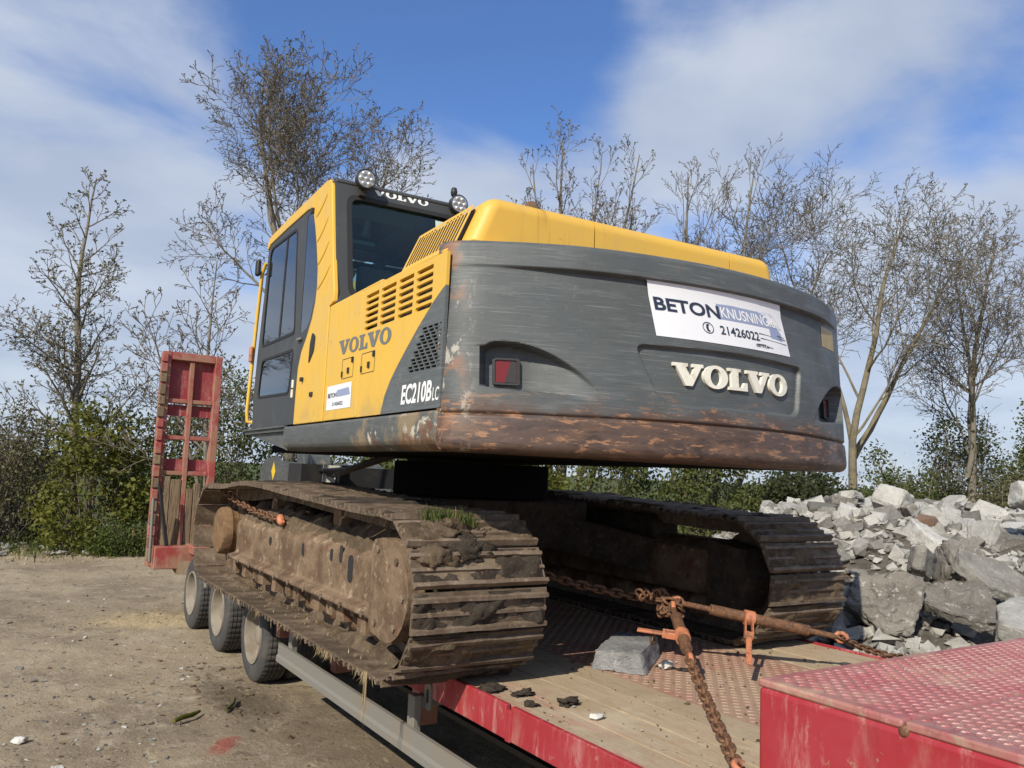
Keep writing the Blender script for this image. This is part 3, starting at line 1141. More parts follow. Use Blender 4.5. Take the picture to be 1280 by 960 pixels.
mb = MB().box((.165, -3.995, .4235), (2.655, .465, .026))
gpart(mb, 'top_plate', MT['redplate'], bevel=.008)
mb = MB().box((.165, -5.87, .4235), (2.655, 3.27, .025))
gpart(mb, 'top_plate', MT['redplate'], bevel=.006)
mb = MB().lathe([(-.004, 0), (-.003, .008), (.0, .014), (.006, .016)], 10, (-1.166, -4.232, .408))
gpart(mb, 'rusty_weld', MT['chain'], smooth=60)
for y0, y1 in ((-4.225, -3.775), (-5.75, -4.25)):
    v, f = lugs(-1.125, 1.47, y0, y1, .0250, .4362, .0122, .0036, .0034)
    o = link('tread_lugs', npmesh('tread_lugs', v, f, MT['redlug']), gn)
    tag(o, kind='stuff')

# rear slope and raised loading ramp
mb = MB()
mb.poly([(3.3, -.004), (3.3, -.16), (5.0, -.36), (5.25, -.33), (5.25, -.24)], [], lambda u, v, w_: (-1.12 + w_, u, v), 2.6)
tpart(mb, 'rear_slope', MT['rampwood'], recalc=True)
mb = MB().box((-1.14, 5.12, -.16), (.50, .30, .27)).box((-.9, 5.0, -.06), (.2, .5, .1)).box((.7, 5.12, -.19), (1.5, .28, .2))
tpart(mb, 'rear_frame', MT['fadedred'], bevel=.012)
RM = MB()
LEAN = .06


def ry(z):
    return 5.2 + LEAN * (z + .25)


def rbox(mb, x0, x1, z0, z1, d, dy=0.0):
    a, b = (x0 + x1) / 2, (z0 + z1) / 2
    R = Matrix.Rotation(-math.atan(LEAN), 3, 'X')
    return mb.box((a, ry(b) + dy, b), (x1 - x0, d, z1 - z0), R)


rbox(RM, -1.435, -1.335, -.28, 2.36, .15)
rp = tpart(RM, 'ramp', MT['fadedred'], bevel=.006)


def rpart(mb, name, mat, **k):
    mb.v = [(a, b, c - GZ) for a, b, c in mb.v]
    return mb.build(name, mat, rp, **k)


rpart(rbox(MB(), -.80, -.715, -.28, 2.355, .15), 'ramp_rail', MT['fadedred'], bevel=.006)
rpart(rbox(MB(), -1.332, -.803, 2.26, 2.36, .14), 'top_beam', MT['fadedred'], bevel=.006)
rpart(rbox(MB(), -1.10, -1.045, -.28, 2.255, .10), 'ramp_rail', MT['fadedred'], bevel=.006)
for z0 in (1.72, 1.26, .82):
    rpart(rbox(MB(), -1.332, -.803, z0, z0 + .05, .085), 'cross_bar', MT['fadedred'], bevel=.005)
for x0, x1 in ((-1.332, -1.103), (-1.042, -.803)):
    rpart(rbox(MB(), x0, x1, 1.775, 2.255, .015, .03), 'red_panel', MT['rampred'])
    rpart(rbox(MB(), x0, x1, 1.56, 1.70, .015, .03), 'red_panel', MT['rampred'])
    rpart(rbox(MB(), x0, x1, .875, 1.02, .015, .03), 'red_panel', MT['rampred'])
z0 = -.2
while z0 < 2.28:
    h = rnd.uniform(.10, .14)
    rpart(rbox(MB(), -1.452 + rnd.uniform(-.004, .004), -1.375, z0, z0 + h, .05, -.08), 'cleat', MT['rampwood'] if rnd.random() < .45 else MT['fadedred'], bevel=.008)
    z0 += h + rnd.uniform(.015, .03)
for x0, x1, zt in ((-1.33, -1.235, .84), (-1.23, -1.105, .80), (-1.04, -.96, .70), (-.955, -.87, .74), (-.865, -.80, .66)):
    rpart(rbox(MB(), x0, x1, -.24, zt + rnd.uniform(-.05, .05), .05, -.03), 'ramp_plank', MT['rampwood'], bevel=.008)
rpart(MB().tube([(-1.40, 5.0, .72), (-1.24, 5.02, -.12)], .016, 8).tube([(-1.37, 5.0, .62), (-1.21, 5.02, -.16)], .012, 8), 'lift_rod', MT['black'], smooth=60)
rpart(MB().tube([(-1.45, 4.98, .55), (-1.43, 5.0, -.2)], .018, 8), 'prop_bar', MT['alu'], smooth=60)
# ------------------------------------------------------------------ excavator
EX = empty('excavator', 'yellow and grey crawler excavator seen from behind, on the red trailer', 'excavator', (0, 0, 0))
SL = math.radians(-3.626)


def up(mb, name, mat, parent=None, **k):
    """parts of the slewing upper structure share one slewed frame"""
    if parent is None:
        k['rotz'] = SL
        parent = EX
    return mb.build(name, mat, parent, **k)


# ---- counterweight: one dense shell whose recesses, lip and groove are real relief
HW, YC, YM = 1.358, 2.385, 2.764
RR = (HW ** 2 + (YM - YC) ** 2) / (2 * (YM - YC))
CY = -YM + RR


def sdpoly(px, pz, poly):
    P = np.asarray(poly)
    Q = np.roll(P, -1, axis=0)
    d = np.full(px.shape, 1e9)
    ins = np.zeros(px.shape, bool)
    for (ax, az), (bx, bz) in zip(P, Q):
        ex, ez = bx - ax, bz - az
        t = np.clip(((px - ax) * ex + (pz - az) * ez) / (ex * ex + ez * ez + 1e-12), 0, 1)
        d = np.minimum(d, (px - ax - t * ex) ** 2 + (pz - az - t * ez) ** 2)
        c = ((az > pz) != (bz > pz)) & (px < (bx - ax) * (pz - az) / (bz - az + 1e-12) + ax)
        ins ^= c
    d = np.sqrt(d)
    return np.where(ins, d, -d)


REC = rpoly([(-1.212, 1.408), (-1.222, 1.58), (-1.17, 1.622), (-1.05, 1.618), (-.93, 1.58), (-.80, 1.505), (-.70, 1.415), (-.672, 1.372), (-.72, 1.372)], [.03, .04, .05, .1, .1, .1, .08, .01, .05], 5)
PLATE = rpoly([(-.53, 1.655), (.05, 1.672), (.63, 1.66), (.565, 1.385), (-.40, 1.372)], [.05, .2, .05, .06, .09], 6)


def lip(x):
    return .034 * sstep(np.abs(x), 1.30, .75) + .002


def cw_d(x, z):
    x, z = np.broadcast_arrays(np.asarray(x, float), np.asarray(z, float))
    d = -lip(x) * sstep(z, 1.968, 1.978)
    for mx_ in (False, True):
        xx = .06 - x if mx_ else x
        sd = sdpoly(xx, z, REC)
        d = d + (.092 * (1 - sstep(xx, -1.03, -.70)) + .004) * sstep(sd, -.002, .014)
    d = d + .024 * sstep(sdpoly(x, z, PLATE), -.002, .011)
    d = d + .013 * np.exp(-((z - 1.283 - .012 * np.cos(x * 1.1)) / .007) ** 2)
    d = d - .002 * sstep(z, 1.275, 1.235)
    d = d + .004 * (fbm(x * 5, z * 7, 77, 3) - .5)
    d = d + .007 * sstep(z, 1.30, 1.1) * (fbm(x * 14, z * 16, 78, 3) - .5)
    return d


def lean(z):
    return .065 * np.clip((np.asarray(z, float) - 1.3) / .8, -.2, 1.1)


def inset(z):
    z = np.asarray(z, float)
    b = np.clip((1.16 - z) / .045, 0, 1)
    t = np.clip((z - 2.07) / .03, 0, 1)
    return .045 * (1 - np.sqrt(np.clip(1 - b * b, 0, 1))) + .03 * (1 - np.sqrt(np.clip(1 - t * t, 0, 1)))


def cw_pt(x, z, off):
    q = math.sqrt(max(RR * RR - x * x, 0))
    nx, ny = x / RR, -q / RR
    k = float(-inset(z) - cw_d(x, z)) + off
    return (x + nx * k, CY - q + ny * k + float(lean(z)), z)


xa = np.linspace(-1.20, 1.20, 560)
q = np.sqrt(RR ** 2 - xa ** 2)
arc = np.stack([xa, CY - q], 1)
p1 = arc[0]
sl = xa[0] / q[0]
ctrl = np.array([-HW, p1[1] + sl * (-HW - xa[0])])
p0 = np.array([-HW, -2.30])
t = np.linspace(0, 1, 14)[:-1, None]
bez = p0 * (1 - t) ** 2 + ctrl * 2 * t * (1 - t) + p1 * t * t
out = np.concatenate([[(-1.30, -2.16)], [(-1.30, -2.27)], bez, arc, (bez * [-1, 1])[::-1], [(1.30, -2.27)], [(1.30, -2.16)]])
tg_ = np.gradient(out, axis=0)
tg_ /= np.linalg.norm(tg_, axis=1)[:, None]
nm = np.stack([tg_[:, 1], -tg_[:, 0]], 1)
nm[:2] = (-1, 0)
nm[-2:] = (1, 0)
th_ = np.linspace(0, PI / 2, 7)[:-1]
zr = np.concatenate([1.16 - .045 * np.cos(th_), np.arange(1.16, 2.07, .0048), 2.07 + .03 * np.sin(np.linspace(0, PI / 2, 7))])
Xg, Zg = np.meshgrid(out[:, 0], zr, indexing='ij')
Yg = np.broadcast_to(out[:, 1][:, None], Xg.shape)
front = (Yg < -2.28)
K = -inset(Zg) - np.where(front, cw_d(Xg, Zg), 0)
V = np.stack([Xg + nm[:, 0][:, None] * K, Yg + nm[:, 1][:, None] * K + lean(Zg) * front, Zg], -1)
nu, nv = Xg.shape
faces = gridfaces(nu, nv).tolist()
faces.append([i * nv for i in reversed(range(nu))])
faces.append([i * nv + nv - 1 for i in range(nu)])
faces.append([j for j in range(nv)] + [(nu - 1) * nv + j for j in reversed(range(nv))])
me = bpy.data.meshes.new('counterweight')
me.from_pydata(V.reshape(-1, 3).tolist(), [], faces)
me.materials.append(MT['cw'])
b_ = bmesh.new()
b_.from_mesh(me)
bmesh.ops.recalc_face_normals(b_, faces=b_.faces)
b_.to_mesh(me)
b_.free()
shade(me, 50)
CW = link('counterweight', me, EX, rotz=SL)

# raised letters
mb = MB()
serif_word(mb, 'VOLVO', lambda u, v, w_: cw_pt(u, v + .012 * u, .016 - w_), -.322, 1.482, .484, 1.592, .018, .05)
up(mb, 'letters', MT['cream'], CW, recalc=True, bevel=.003, seg=1)


# company sticker
def stk(a, b, off):
    """a 0..1 along, b 0..1 up"""
    x0 = -.466 + .05 * (1 - b)
    x1 = .420 + .095 * (1 - b)
    x = x0 + (x1 - x0) * a
    z = 1.706 + (1.972 - 1.706) * b
    return cw_pt(x, z, off)


mb = MB()
n = 24
mb.add([stk(i / n, j / 4, .0022) for i in range(n + 1) for j in range(5)], gridfaces(n + 1, 5).tolist())
st_o = up(mb, 'company_sticker', MT['sticker'], CW, smooth=180)


def sfn(off):
    return lambda u, v, w_: stk(u, v, off)


mb = MB()
poly = [(.435, .98), (.52, .97), (.62, .93), (.70, .94), (.83, .80), (.845, .62), (.90, .52), (.955, .40), (.955, .30), (.90, .30), (.88, .50), (.46, .50), (.44, .80)]
seg_ = []
for i in range(12):
    a0, a1 = .44 + i * .034, .44 + (i + 1) * .034
    tp = lambda a: .955 - .12 * max(0, a - .5) - (.9 * max(0, a - .80))
    seg_.append(([(a0, .48), (a1, .48), (a1, tp(a1)), (a0, tp(a0))]))
for s_ in seg_:
    mb.poly(s_, [], sfn(.0032))
mb.poly([(.848, .30), (.955, .27), (.955, .40), (.92, .56), (.885, .58), (.848, .55)], [], sfn(.0032))
up(mb, 'blue_print', MT['blueprint'], st_o)
mb = MB()
mb.poly([(.56, .93), (.86, .80), (.845, .70), (.72, .80), (.58, .86)], [], sfn(.0040))
mb.poly([(.87, .84), (.93, .72), (.965, .50), (.95, .50), (.915, .68), (.86, .80)], [], sfn(.0040))
up(mb, 'pale_print', MT['paleprint'], st_o)
mb = MB()
put_text(mb, 'KNUSNING.dk', sfn(.0044), .462, .515, .955, .715, .012)
up(mb, 'white_lettering', MT['whiteprint'], st_o)
mb = MB()
put_text(mb, 'BETON', sfn(.0046), .022, .475, .452, .72, .028)
put_text(mb, '21426022', sfn(.0046), .43, .19, .735, .355, .016)
mb.poly(ell(.345, .275, .038, .105), [ell(.345, .275, .033, .092)], sfn(.0046))
mb.poly([(.335, .335), (.350, .350), (.356, .325), (.347, .315), (.347, .235), (.356, .228), (.350, .20), (.335, .215), (.330, .275)], [], sfn(.0046))
for (a0, b0, a1, b1) in ((.74, .335, .985, .30), (.745, .245, .985, .215), (.70, .115, .78, .125), (.79, .10, .84, .085), (.91, .36, .975, .34)):
    mb.poly([(a0, b0), (a1, b1), (a1, b1 + .012), (a0, b0 + .014)], [], sfn(.0046))
put_text(mb, 'service', sfn(.0046), .69, .07, .80, .14, .01)
up(mb, 'dark_lettering', MT['navy'], st_o)
mb = MB()
mb.add([cw_pt(.915 + .21 * i / 4, 1.825 + .12 * j / 2, .002) for i in range(5) for j in range(3)], gridfaces(5, 3).tolist())
up(mb, 'faded_plaque', MT['plaque'], CW)

# tail lamps in their recesses
for mir in (False, True):
    f = lambda u, v, o_: cw_pt(.06 - u if mir else u, v, o_)
    mb = MB()
    o_, h_ = rrect(-1.170, 1.428, -1.050, 1.554, .012), rrect(-1.158, 1.438, -1.062, 1.544, .008)
    mb.poly(o_, [h_], lambda u, v, w_: f(u, v, .024 - w_), .03)
    tl = up(mb, 'tail_lamp', MT['black'], CW, recalc=True)
    mb = MB()
    mb.poly(h_, [], lambda u, v, w_: f(u, v, .016 - w_), .012)
    up(mb, 'lamp_lens', MT['redlens'], tl, recalc=True)
    mb = MB()
    mb.poly([(-1.115, 1.440), (-1.064, 1.440), (-1.064, 1.542), (-1.088, 1.542)], [], lambda u, v, w_: f(u, v, .0175 - w_), .004)
    up(mb, 'dark_lens', MT['black'], tl, recalc=True)

# ---- left side panels
XS = -1.36


def side(mb, outer, holes, th=.016, x=XS):
    return mb.poly(outer, holes, lambda u, v, w_: (x + w_, u, v), th)


core = MB().box((0, -.55, 1.64), (2.60, 3.30, .78))
up(core, 'engine_bay', MT['black'])
p2 = up(side(MB(), rpoly([(-.525, 1.308), (-.525, 2.062), (-1.163, 2.052), (-1.163, 1.308)], .012, 2), []), 'side_door', MT['yellow'], recalc=True, bevel=.004, seg=2)
slots = []
cols = [(-1.235, -1.445), (-1.485, -1.705), (-1.748, -1.945), (-1.985, -2.185)]
for ci, (a, b) in enumerate(cols):
    for r in range(6):
        z1 = 2.012 - r * .0375 - ci * .002
        slots.append(rrect(b, z1 - .022, a, z1, .009, 3))
sw = [(-2.335, 1.875), (-2.30, 1.862), (-2.19, 1.81), (-2.03, 1.715), (-1.87, 1.61), (-1.765, 1.535), (-1.69, 1.475), (-1.62, 1.40), (-1.575, 1.308)]
yel = [(-1.171, 1.308), (-1.171, 2.052), (-2.335, 2.035)] + sw
p3 = up(side(MB(), yel, slots), 'side_door', MT['yellow'], recalc=True)
mb = MB()
msh = []
for r in range(12):
    z1 = 1.706 - r * .0178
    y0, y1 = -2.312, -2.085 + (r * .0155)
    yy_ = y1 - (.030 if r % 2 else 0)
    while yy_ > y0 + .02:
        a = max(yy_ - .058, y0)
        msh.append([(a, z1 - .0125), (yy_, z1 - .0125), (yy_, z1), (a, z1)])
        yy_ -= .068
gre = list(sw)[::-1] + [(-2.335, 1.308)]
gre = [(-1.577, 1.308)] + [(a - .002, b - .001) for a, b in gre[1:-1]] + [(-2.335, 1.308)]
p4 = up(side(MB(), gre, msh), 'grey_side_panel', MT['sidegrey'], recalc=True)
dec = lambda o_: (lambda u, v, w_: (XS - o_, u, v))
mb = MB()
# mirrored: reading from the left side means y decreases to the right
serif_word(mb, 'VOLVO', lambda u, v, w_: (XS - .0022, -u, v - .03 * (u - .78)), .775, 1.712, 1.675, 1.80, 0, .05)
up(mb, 'side_lettering', MT['decalgrey'], p2)
mb = MB()
put_text(mb, 'EC210B', lambda u, v, w_: (XS - .0022, -u, v), 1.872, 1.342, 2.245, 1.442, .03, .12)
put_text(mb, 'LC', lambda u, v, w_: (XS - .0022, -u, v), 2.255, 1.342, 2.325, 1.405, .012, .1)
up(mb, 'model_lettering', MT['whiteprint'], p4)
mb = MB()
mb.add([(XS - .002, a, b) for a, b in ((-.585, 1.372), (-1.07, 1.372), (-1.07, 1.525), (-.585, 1.525))], [(0, 1, 2, 3)])
s2 = up(mb, 'small_sticker', MT['sticker'], p2)
mb = MB()
put_text(mb, 'BETON', lambda u, v, w_: (XS - .003, -u, v), .61, 1.448, .79, 1.478, .03)
put_text(mb, '21426022', lambda u, v, w_: (XS - .003, -u, v), .71, 1.395, .92, 1.418, .02)
up(mb, 'dark_lettering', MT['navy'], s2)
mb = MB()
mb.poly([(.79, 1.49), (1.02, 1.495), (1.05, 1.45), (.80, 1.448)], [], lambda u, v, w_: (XS - .003, -u, v))
up(mb, 'blue_print', MT['blueprint'], s2)
# door latches
for (a, b, c, d), pn in (((-.86, -1.075, 1.552, 1.675), p2), ((-1.215, -1.44, 1.552, 1.672), p3)):
    mb = MB()
    mb.poly(rrect(b, c, a, d, .012), [rrect(b + .005, c + .004, a - .005, d - .004, .008)], lambda u, v, w_: (XS - .001 + w_, u, v), .002)
    mb.box((XS - .002, a - .012, c + .03), (.012, .012, .035)).box((XS - .002, (a + b) / 2 - .02, c + .045), (.012, .026, .034)).box((XS - .002, b + .018, d - .02), (.012, .02, .03))
    up(mb, 'latch', MT['black'], pn)

# skirt under the doors, step at the front
mb = MB()
mb.poly([(-1.372, 1.297), (-1.374, 1.20), (-1.362, 1.15), (-1.32, 1.12), (-1.2, 1.116), (-1.2, 1.297)], [], lambda u, v, w_: (u, -2.318 + w_, v), 2.76)
up(mb, 'skirt', MT['skirt'], recalc=True, bevel=.014)
mb = MB()
mb.poly([(.446, 1.298), (1.92, 1.298), (1.92, 1.282), (1.80, 1.26), (.60, 1.14), (.446, 1.122)], [], lambda u, v, w_: (-1.33 + w_, u, v), .95)
mb.box((-1.0, 1.17, 1.302), (.76, 1.48, .012))
mb.box((-1.345, 1.17, 1.285), (.03, 1.47, .035))
up(mb, 'step', MT['skirt'], recalc=True)
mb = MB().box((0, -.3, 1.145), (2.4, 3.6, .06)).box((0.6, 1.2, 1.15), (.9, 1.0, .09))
up(mb, 'revolving_frame', MT['grime_shade'])
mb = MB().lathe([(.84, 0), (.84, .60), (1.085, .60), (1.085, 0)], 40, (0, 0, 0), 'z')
mb.build('slew_ring', MT['grime_shade'], EX, smooth=40)
# right side
mb = MB()
side(mb, [(1.5, 1.308), (1.5, 2.0), (-2.30, 2.035), (-2.30, 1.308)], [], -.016, 1.335)
up(mb, 'side_door', MT['yellow'], recalc=True)
mb = MB()
mb.poly([(1.372, 1.297), (1.374, 1.20), (1.362, 1.15), (1.32, 1.12), (1.2, 1.116), (1.2, 1.297)], [], lambda u, v, w_: (u, -2.318 + w_, v), 3.9)
up(mb, 'skirt', MT['skirt'], recalc=True, bevel=.014)
mb = MB().box((.85, .85, 1.72), (.92, 1.3, .74))
up(mb, 'tool_box', MT['yellow'], bevel=.03)

# ---- hood
mb = MB()
mb.poly([(-1.36, 2.05), (-1.215, 2.128), (-1.0, 2.13), (-1.0, 2.01), (-1.345, 2.01)], [], lambda u, v, w_: (u, -2.30 + w_, v), .84)
mb.poly([(-1.36, 2.064), (-1.345, 2.072), (-.3, 2.072), (-.3, 2.01), (-1.345, 2.01)], [], lambda u, v, w_: (u, -1.455 + w_, v), .93)
up(mb, 'shoulder_cover', MT['yellow'], recalc=True, bevel=.006)
mb = MB().box((0.5, -1.0, 2.04), (1.7, 2.4, .06))
up(mb, 'shoulder_cover', MT['yellow'])


def hood_part(x0, x1, left, right):
    mb = MB()
    pts = []
    a = [(-1.218, 2.09), (-1.088, 2.405)] if left else [(x0, 2.09), (x0, 2.405)]
    b = [(.885, 2.405), (.965, 2.09)] if right else [(x1, 2.405), (x1, 2.09)]
    mb.poly(a + b, [], lambda u, v, w_: (u, -2.215 + w_, v), .80)
    o = up(mb, 'hood', MT['hood'], recalc=True)
    bm = bmesh.new()
    bm.from_mesh(o.data)
    bmesh.ops.dissolve_limit(bm, angle_limit=.02, verts=bm.verts[:], edges=bm.edges[:])
    es = []
    for e in bm.edges:
        c = (e.verts[0].co + e.verts[1].co) / 2
        rear = c.y < -2.15
        end = (left and c.x < -1.03) or (right and c.x > .84)
        if c.z > 2.40 and (rear or end) or (rear and end and c.z > 2.12):
            es.append(e)
    bmesh.ops.bevel(bm, geom=es, offset=.075, segments=6, profile=.5, affect='EDGES')
    bm.to_mesh(o.data)
    bm.free()
    shade(o.data, 60)
    o.modifiers.new('weighted_normal', 'WEIGHTED_NORMAL').keep_sharp = True
    return o


hood_part(-1.185, -.455, True, False)
hood_part(-.445, .525, False, False)
hood_part(.535, .965, False, True)
mb = MB()
for x in (-.98, -.30, -.14, .02, .28, .40, .62):
    mb.lathe([(-.02, 0), (-.02, .014), (0, .016), (.02, .016)], 8, (x, -2.24, 2.145), 'y')
up(mb, 'hood_bolt', MT['black'])
mb = MB().lathe([(-.03, 0), (-.03, .03), (0, .045), (.03, .03), (.03, 0)], 12, (-.80, -2.13, 2.405), 'z')
up(mb, 'hood_vent', MT['frame'], smooth=60)


def lfn(off):
    """louvre plane: u = y, v 0..1 up the slanted face"""
    a, b = Vector((-1.218, 0, 2.132)), Vector((-1.118, 0, 2.372))
    nrm = Vector((-.24, 0, .10)).normalized()

    def f(u, v, w_):
        q = a.lerp(b, v) + nrm * (off - w_)
        return (q.x, u, q.z)
    return f


sl_ = []
for i in range(16):
    y1 = -1.462 - i * .0405
    sl_.append([(y1 - .026, .08), (y1, .08), (y1 - .01, .84), (y1 - .036, .84)])
mb = MB()
mb.poly([(-1.43, 0), (-1.445, .92), (-2.135, .92), (-2.125, 0)], sl_, lfn(.013), .0012)
lv = up(mb, 'louvre_panel', MT['hood'], recalc=True)
mb = MB()
mb.poly([(-1.44, .02), (-1.45, .88), (-2.12, .88), (-2.115, .02)], [], lfn(-.004), .005)
up(mb, 'louvre_backing', MT['black'], lv, recalc=True)
mb = MB().box((-.86, -1.30, 2.22), (.42, .16, .30))
up(mb, 'exhaust_shield', MT['frame'], bevel=.02)

# ---- cab
cover = [(.19, 1.306), (.185, 1.55), (.17, 1.72), (.11, 1.83), (-.01, 1.93), (-.11, 2.04), (-.165, 2.15), (-.185, 2.26), (-.165, 2.40), (-.10, 2.57), (-.03, 2.72), (.04, 2.84), (.10, 2.895), (.2, 2.915),
         (.8, 2.925), (1.40, 2.925), (1.47, 2.90), (1.52, 2.90), (1.50, 2.965), (1.42, 2.995), (.8, 3.005), (-.25, 3.0), (-.34, 2.985), (-.385, 2.93), (-.42, 2.80), (-.47, 2.6), (-.535, 2.36), (-.60, 2.16), (-.60, 2.085), (-.517, 2.066), (-.517, 1.306)]
CABM = MB()
dz = [rpoly([(1.405, 2.89), (.50, 2.855), (.365, 1.995), (1.475, 2.015)], [.10, .07, .06, .05]),
      rpoly([(.235, 2.875), (.07, 2.865), (-.165, 2.26), (.01, 2.0), (.215, 1.975)], [.03, .06, .12, .08, .03]),
      rpoly([(1.42, 1.905), (.355, 1.885), (.42, 1.54), (1.49, 1.57)], .06)]
frame_o = [(-.36, 2.97), (-.56, 2.10), (-.40, 2.0), (-.40, 1.312), (1.62, 1.312), (1.665, 1.6), (1.63, 1.95), (1.54, 2.5), (1.485, 2.93)]
side(CABM, frame_o, dz, .03, -1.358)
CB = up(CABM, 'cab', MT['trim'], recalc=True)
mb = MB()
side(mb, cover, [], .030, -1.3675)
cv = up(mb, 'cab_side_cover', MT['yellow'], CB, recalc=True, bevel=.008, seg=3)
mb = MB()
for (a, b, c) in (((-.30, 2.90), (-.20, 2.82), (-.04, 2.79)), ((-.36, 2.72), (-.26, 2.63), (-.10, 2.59)), ((-.42, 2.54), (-.32, 2.45), (-.15, 2.41)), ((-.48, 2.36), (-.38, 2.27), (-.18, 2.23))):
    pts = []
    for i in range(9):
        t_ = i / 8
        u = a[0] * (1 - t_) ** 2 + b[0] * 2 * t_ * (1 - t_) + c[0] * t_ * t_
        v = a[1] * (1 - t_) ** 2 + b[1] * 2 * t_ * (1 - t_) + c[1] * t_ * t_
        pts.append((-1.366, u, v))
    mb.tube(pts, [.003] + [.008] * 7 + [.003], 8)
up(mb, 'pressed_rib', MT['yellow'], cv, smooth=60)


def yr(z):
    return -.385 - (2.97 - z) * .245


mb = MB()
wr = rpoly([(-1.25, 2.15), (-.45, 2.15), (-.45, 2.87), (-1.25, 2.87)], .07, 6)
mb.poly([(-1.347, 2.02), (-.372, 2.02), (-.372, 2.985), (-1.347, 2.985)], [wr], lambda u, v, w_: (u, yr(v) + w_, v), .035)
rw = up(mb, 'rear_wall', MT['trim'], CB, recalc=True)
mb = MB()
mb.poly(rpoly([(-1.268, 2.132), (-.432, 2.132), (-.432, 2.886), (-1.268, 2.886)], .08, 6), [rpoly([(-1.235, 2.165), (-.465, 2.165), (-.465, 2.855), (-1.235, 2.855)], .06, 6)], lambda u, v, w_: (u, yr(v) - .008 + w_, v), .022)
up(mb, 'window_seal', MT['rubber'], CB, recalc=True)
mb = MB()
mb.poly(wr, [], lambda u, v, w_: (u, yr(v) + .014 + w_, v), .005)
up(mb, 'rear_glass', MT['glass'], CB, recalc=True)
mb = MB()
mb.add([(u, yr(v) + .0115, v) for u, v in ((-.60, 2.755), (-.515, 2.755), (-.515, 2.825), (-.60, 2.825))], [(0, 1, 2, 3)])
up(mb, 'pale_label', Mat('pale_green_label', (0.50, 0.62, 0.52), 0.5).m, CB)
mb = MB()
for lp in dz:
    side(mb, lp, [], .004, -1.3555)
up(mb, 'side_glass', MT['sideglass'], CB, recalc=True)
mb = MB()
mb.poly(rpoly([(.835, 2.868), (.79, 2.868), (.845, 2.005), (.885, 2.005)], .002, 1), [], lambda u, v, w_: (-1.3595 + w_, u, v), .004)
mb.poly(dz[0], [rpoly([(1.385, 2.868), (.52, 2.835), (.39, 2.02), (1.455, 2.035)], [.09, .06, .05, .04])], lambda u, v, w_: (-1.3625 + w_, u, v), .006)
mb.poly(dz[2], [rpoly([(1.40, 1.885), (.38, 1.865), (.44, 1.56), (1.465, 1.59)], .05)], lambda u, v, w_: (-1.3625 + w_, u, v), .006)
up(mb, 'window_frame', MT['rubber'], CB, recalc=True)
mb = MB()
side(mb, [(-.36, 2.95), (-.56, 2.10), (-.40, 2.0), (-.40, 1.312), (1.62, 1.312), (1.665, 1.6), (1.63, 1.95), (1.54, 2.5), (1.485, 2.93)],
     [rpoly([(1.35, 2.86), (-.22, 2.84), (-.36, 2.2), (-.3, 1.95), (1.45, 1.95)], .08)], .03, -.402)
up(mb, 'right_wall', MT['trim'], CB, recalc=True)
mb = MB()
side(mb, rpoly([(1.35, 2.86), (-.22, 2.84), (-.36, 2.2), (-.3, 1.95), (1.45, 1.95)], .08), [], .005, -.388)
up(mb, 'right_glass', MT['glass'], CB, recalc=True)


def yf(z):
    return 1.655 if z < 1.6 else 1.655 - (z - 1.6) * .128


mb = MB()
mb.poly([(-1.347, 1.6), (-.372, 1.6), (-.372, 2.92), (-1.347, 2.92)], [rpoly([(-1.28, 1.66), (-.44, 1.66), (-.44, 2.86), (-1.28, 2.86)], .07)], lambda u, v, w_: (u, yf(v) - w_, v), .03)
mb.box((-.86, 1.64, 1.455), (.975, .03, .29))
up(mb, 'front_wall', MT['trim'], CB, recalc=True)
mb = MB()
mb.poly(rpoly([(-1.28, 1.66), (-.44, 1.66), (-.44, 2.86), (-1.28, 2.86)], .07), [], lambda u, v, w_: (u, yf(v) - .012 - w_, v), .005)
up(mb, 'windscreen', MT['glass'], CB, recalc=True)
mb = MB()
mb.poly([(1.10, 2.935), (1.47, 2.935), (1.44, 2.985), (1.30, 3.012), (1.10, 3.013)], [], lambda u, v, w_: (-1.343 + w_, u, v), .965)
mb.poly([(-.30, 2.935), (.20, 2.935), (.20, 3.018), (-.20, 3.02), (-.34, 3.005), (-.40, 2.975), (-.385, 2.95)], [], lambda u, v, w_: (-1.343 + w_, u, v), .965)
mb.poly([(.202, 2.935), (1.098, 2.935), (1.098, 3.013), (.202, 3.018)], [], lambda u, v, w_: (-1.343 + w_, u, v), .16)
mb.poly([(.202, 2.935), (1.098, 2.935), (1.098, 3.013), (.202, 3.018)], [], lambda u, v, w_: (-.538 + w_, u, v), .16)
up(mb, 'cab_roof', MT['trim'], CB, recalc=True, bevel=.012)
mb = MB().box((-.86, -.06, 2.928), (.93, .50, .008)).box((-.86, 1.26, 2.928), (.93, .32, .008))
up(mb, 'headliner', MT['liner'], CB)
mb = MB().box((-.86, .65, 2.995), (.64, .89, .006))
up(mb, 'roof_hatch', MT['hatch'], CB)
mb = MB().box((-.86, .55, 1.34), (.93, 2.1, .05))
up(mb, 'cab_floor', MT['black'], CB)
mb = MB().box((-.86, .45, 1.62), (.5, .5, .14)).box((-.86, .16, 1.98), (.48, .15, .66), Matrix.Rotation(-.15, 3, 'X')).box((-.86, .08, 2.42), (.28, .1, .2))
mb.box((-.60, .5, 1.80), (.09, .4, .07)).box((-1.12, .5, 1.80), (.09, .4, .07))
up(mb, 'seat', MT['seat'], CB, bevel=.035, seg=3)
mb = MB().box((-.56, .9, 1.72), (.24, .7, .6)).box((-.55, 1.35, 2.1), (.22, .08, .18)).box((-.86, 1.35, 1.55), (.3, .2, .35)).box((-.86, -.25, 2.12), (.9, .2, .14))
up(mb, 'console', MT['black'], CB, bevel=.02)
mb = MB()
serif_word(mb, 'VOLVO', lambda u, v, w_: (u, yr(v) - .0025, v), -1.075, 2.920, -.655, 2.970, 0, .05)
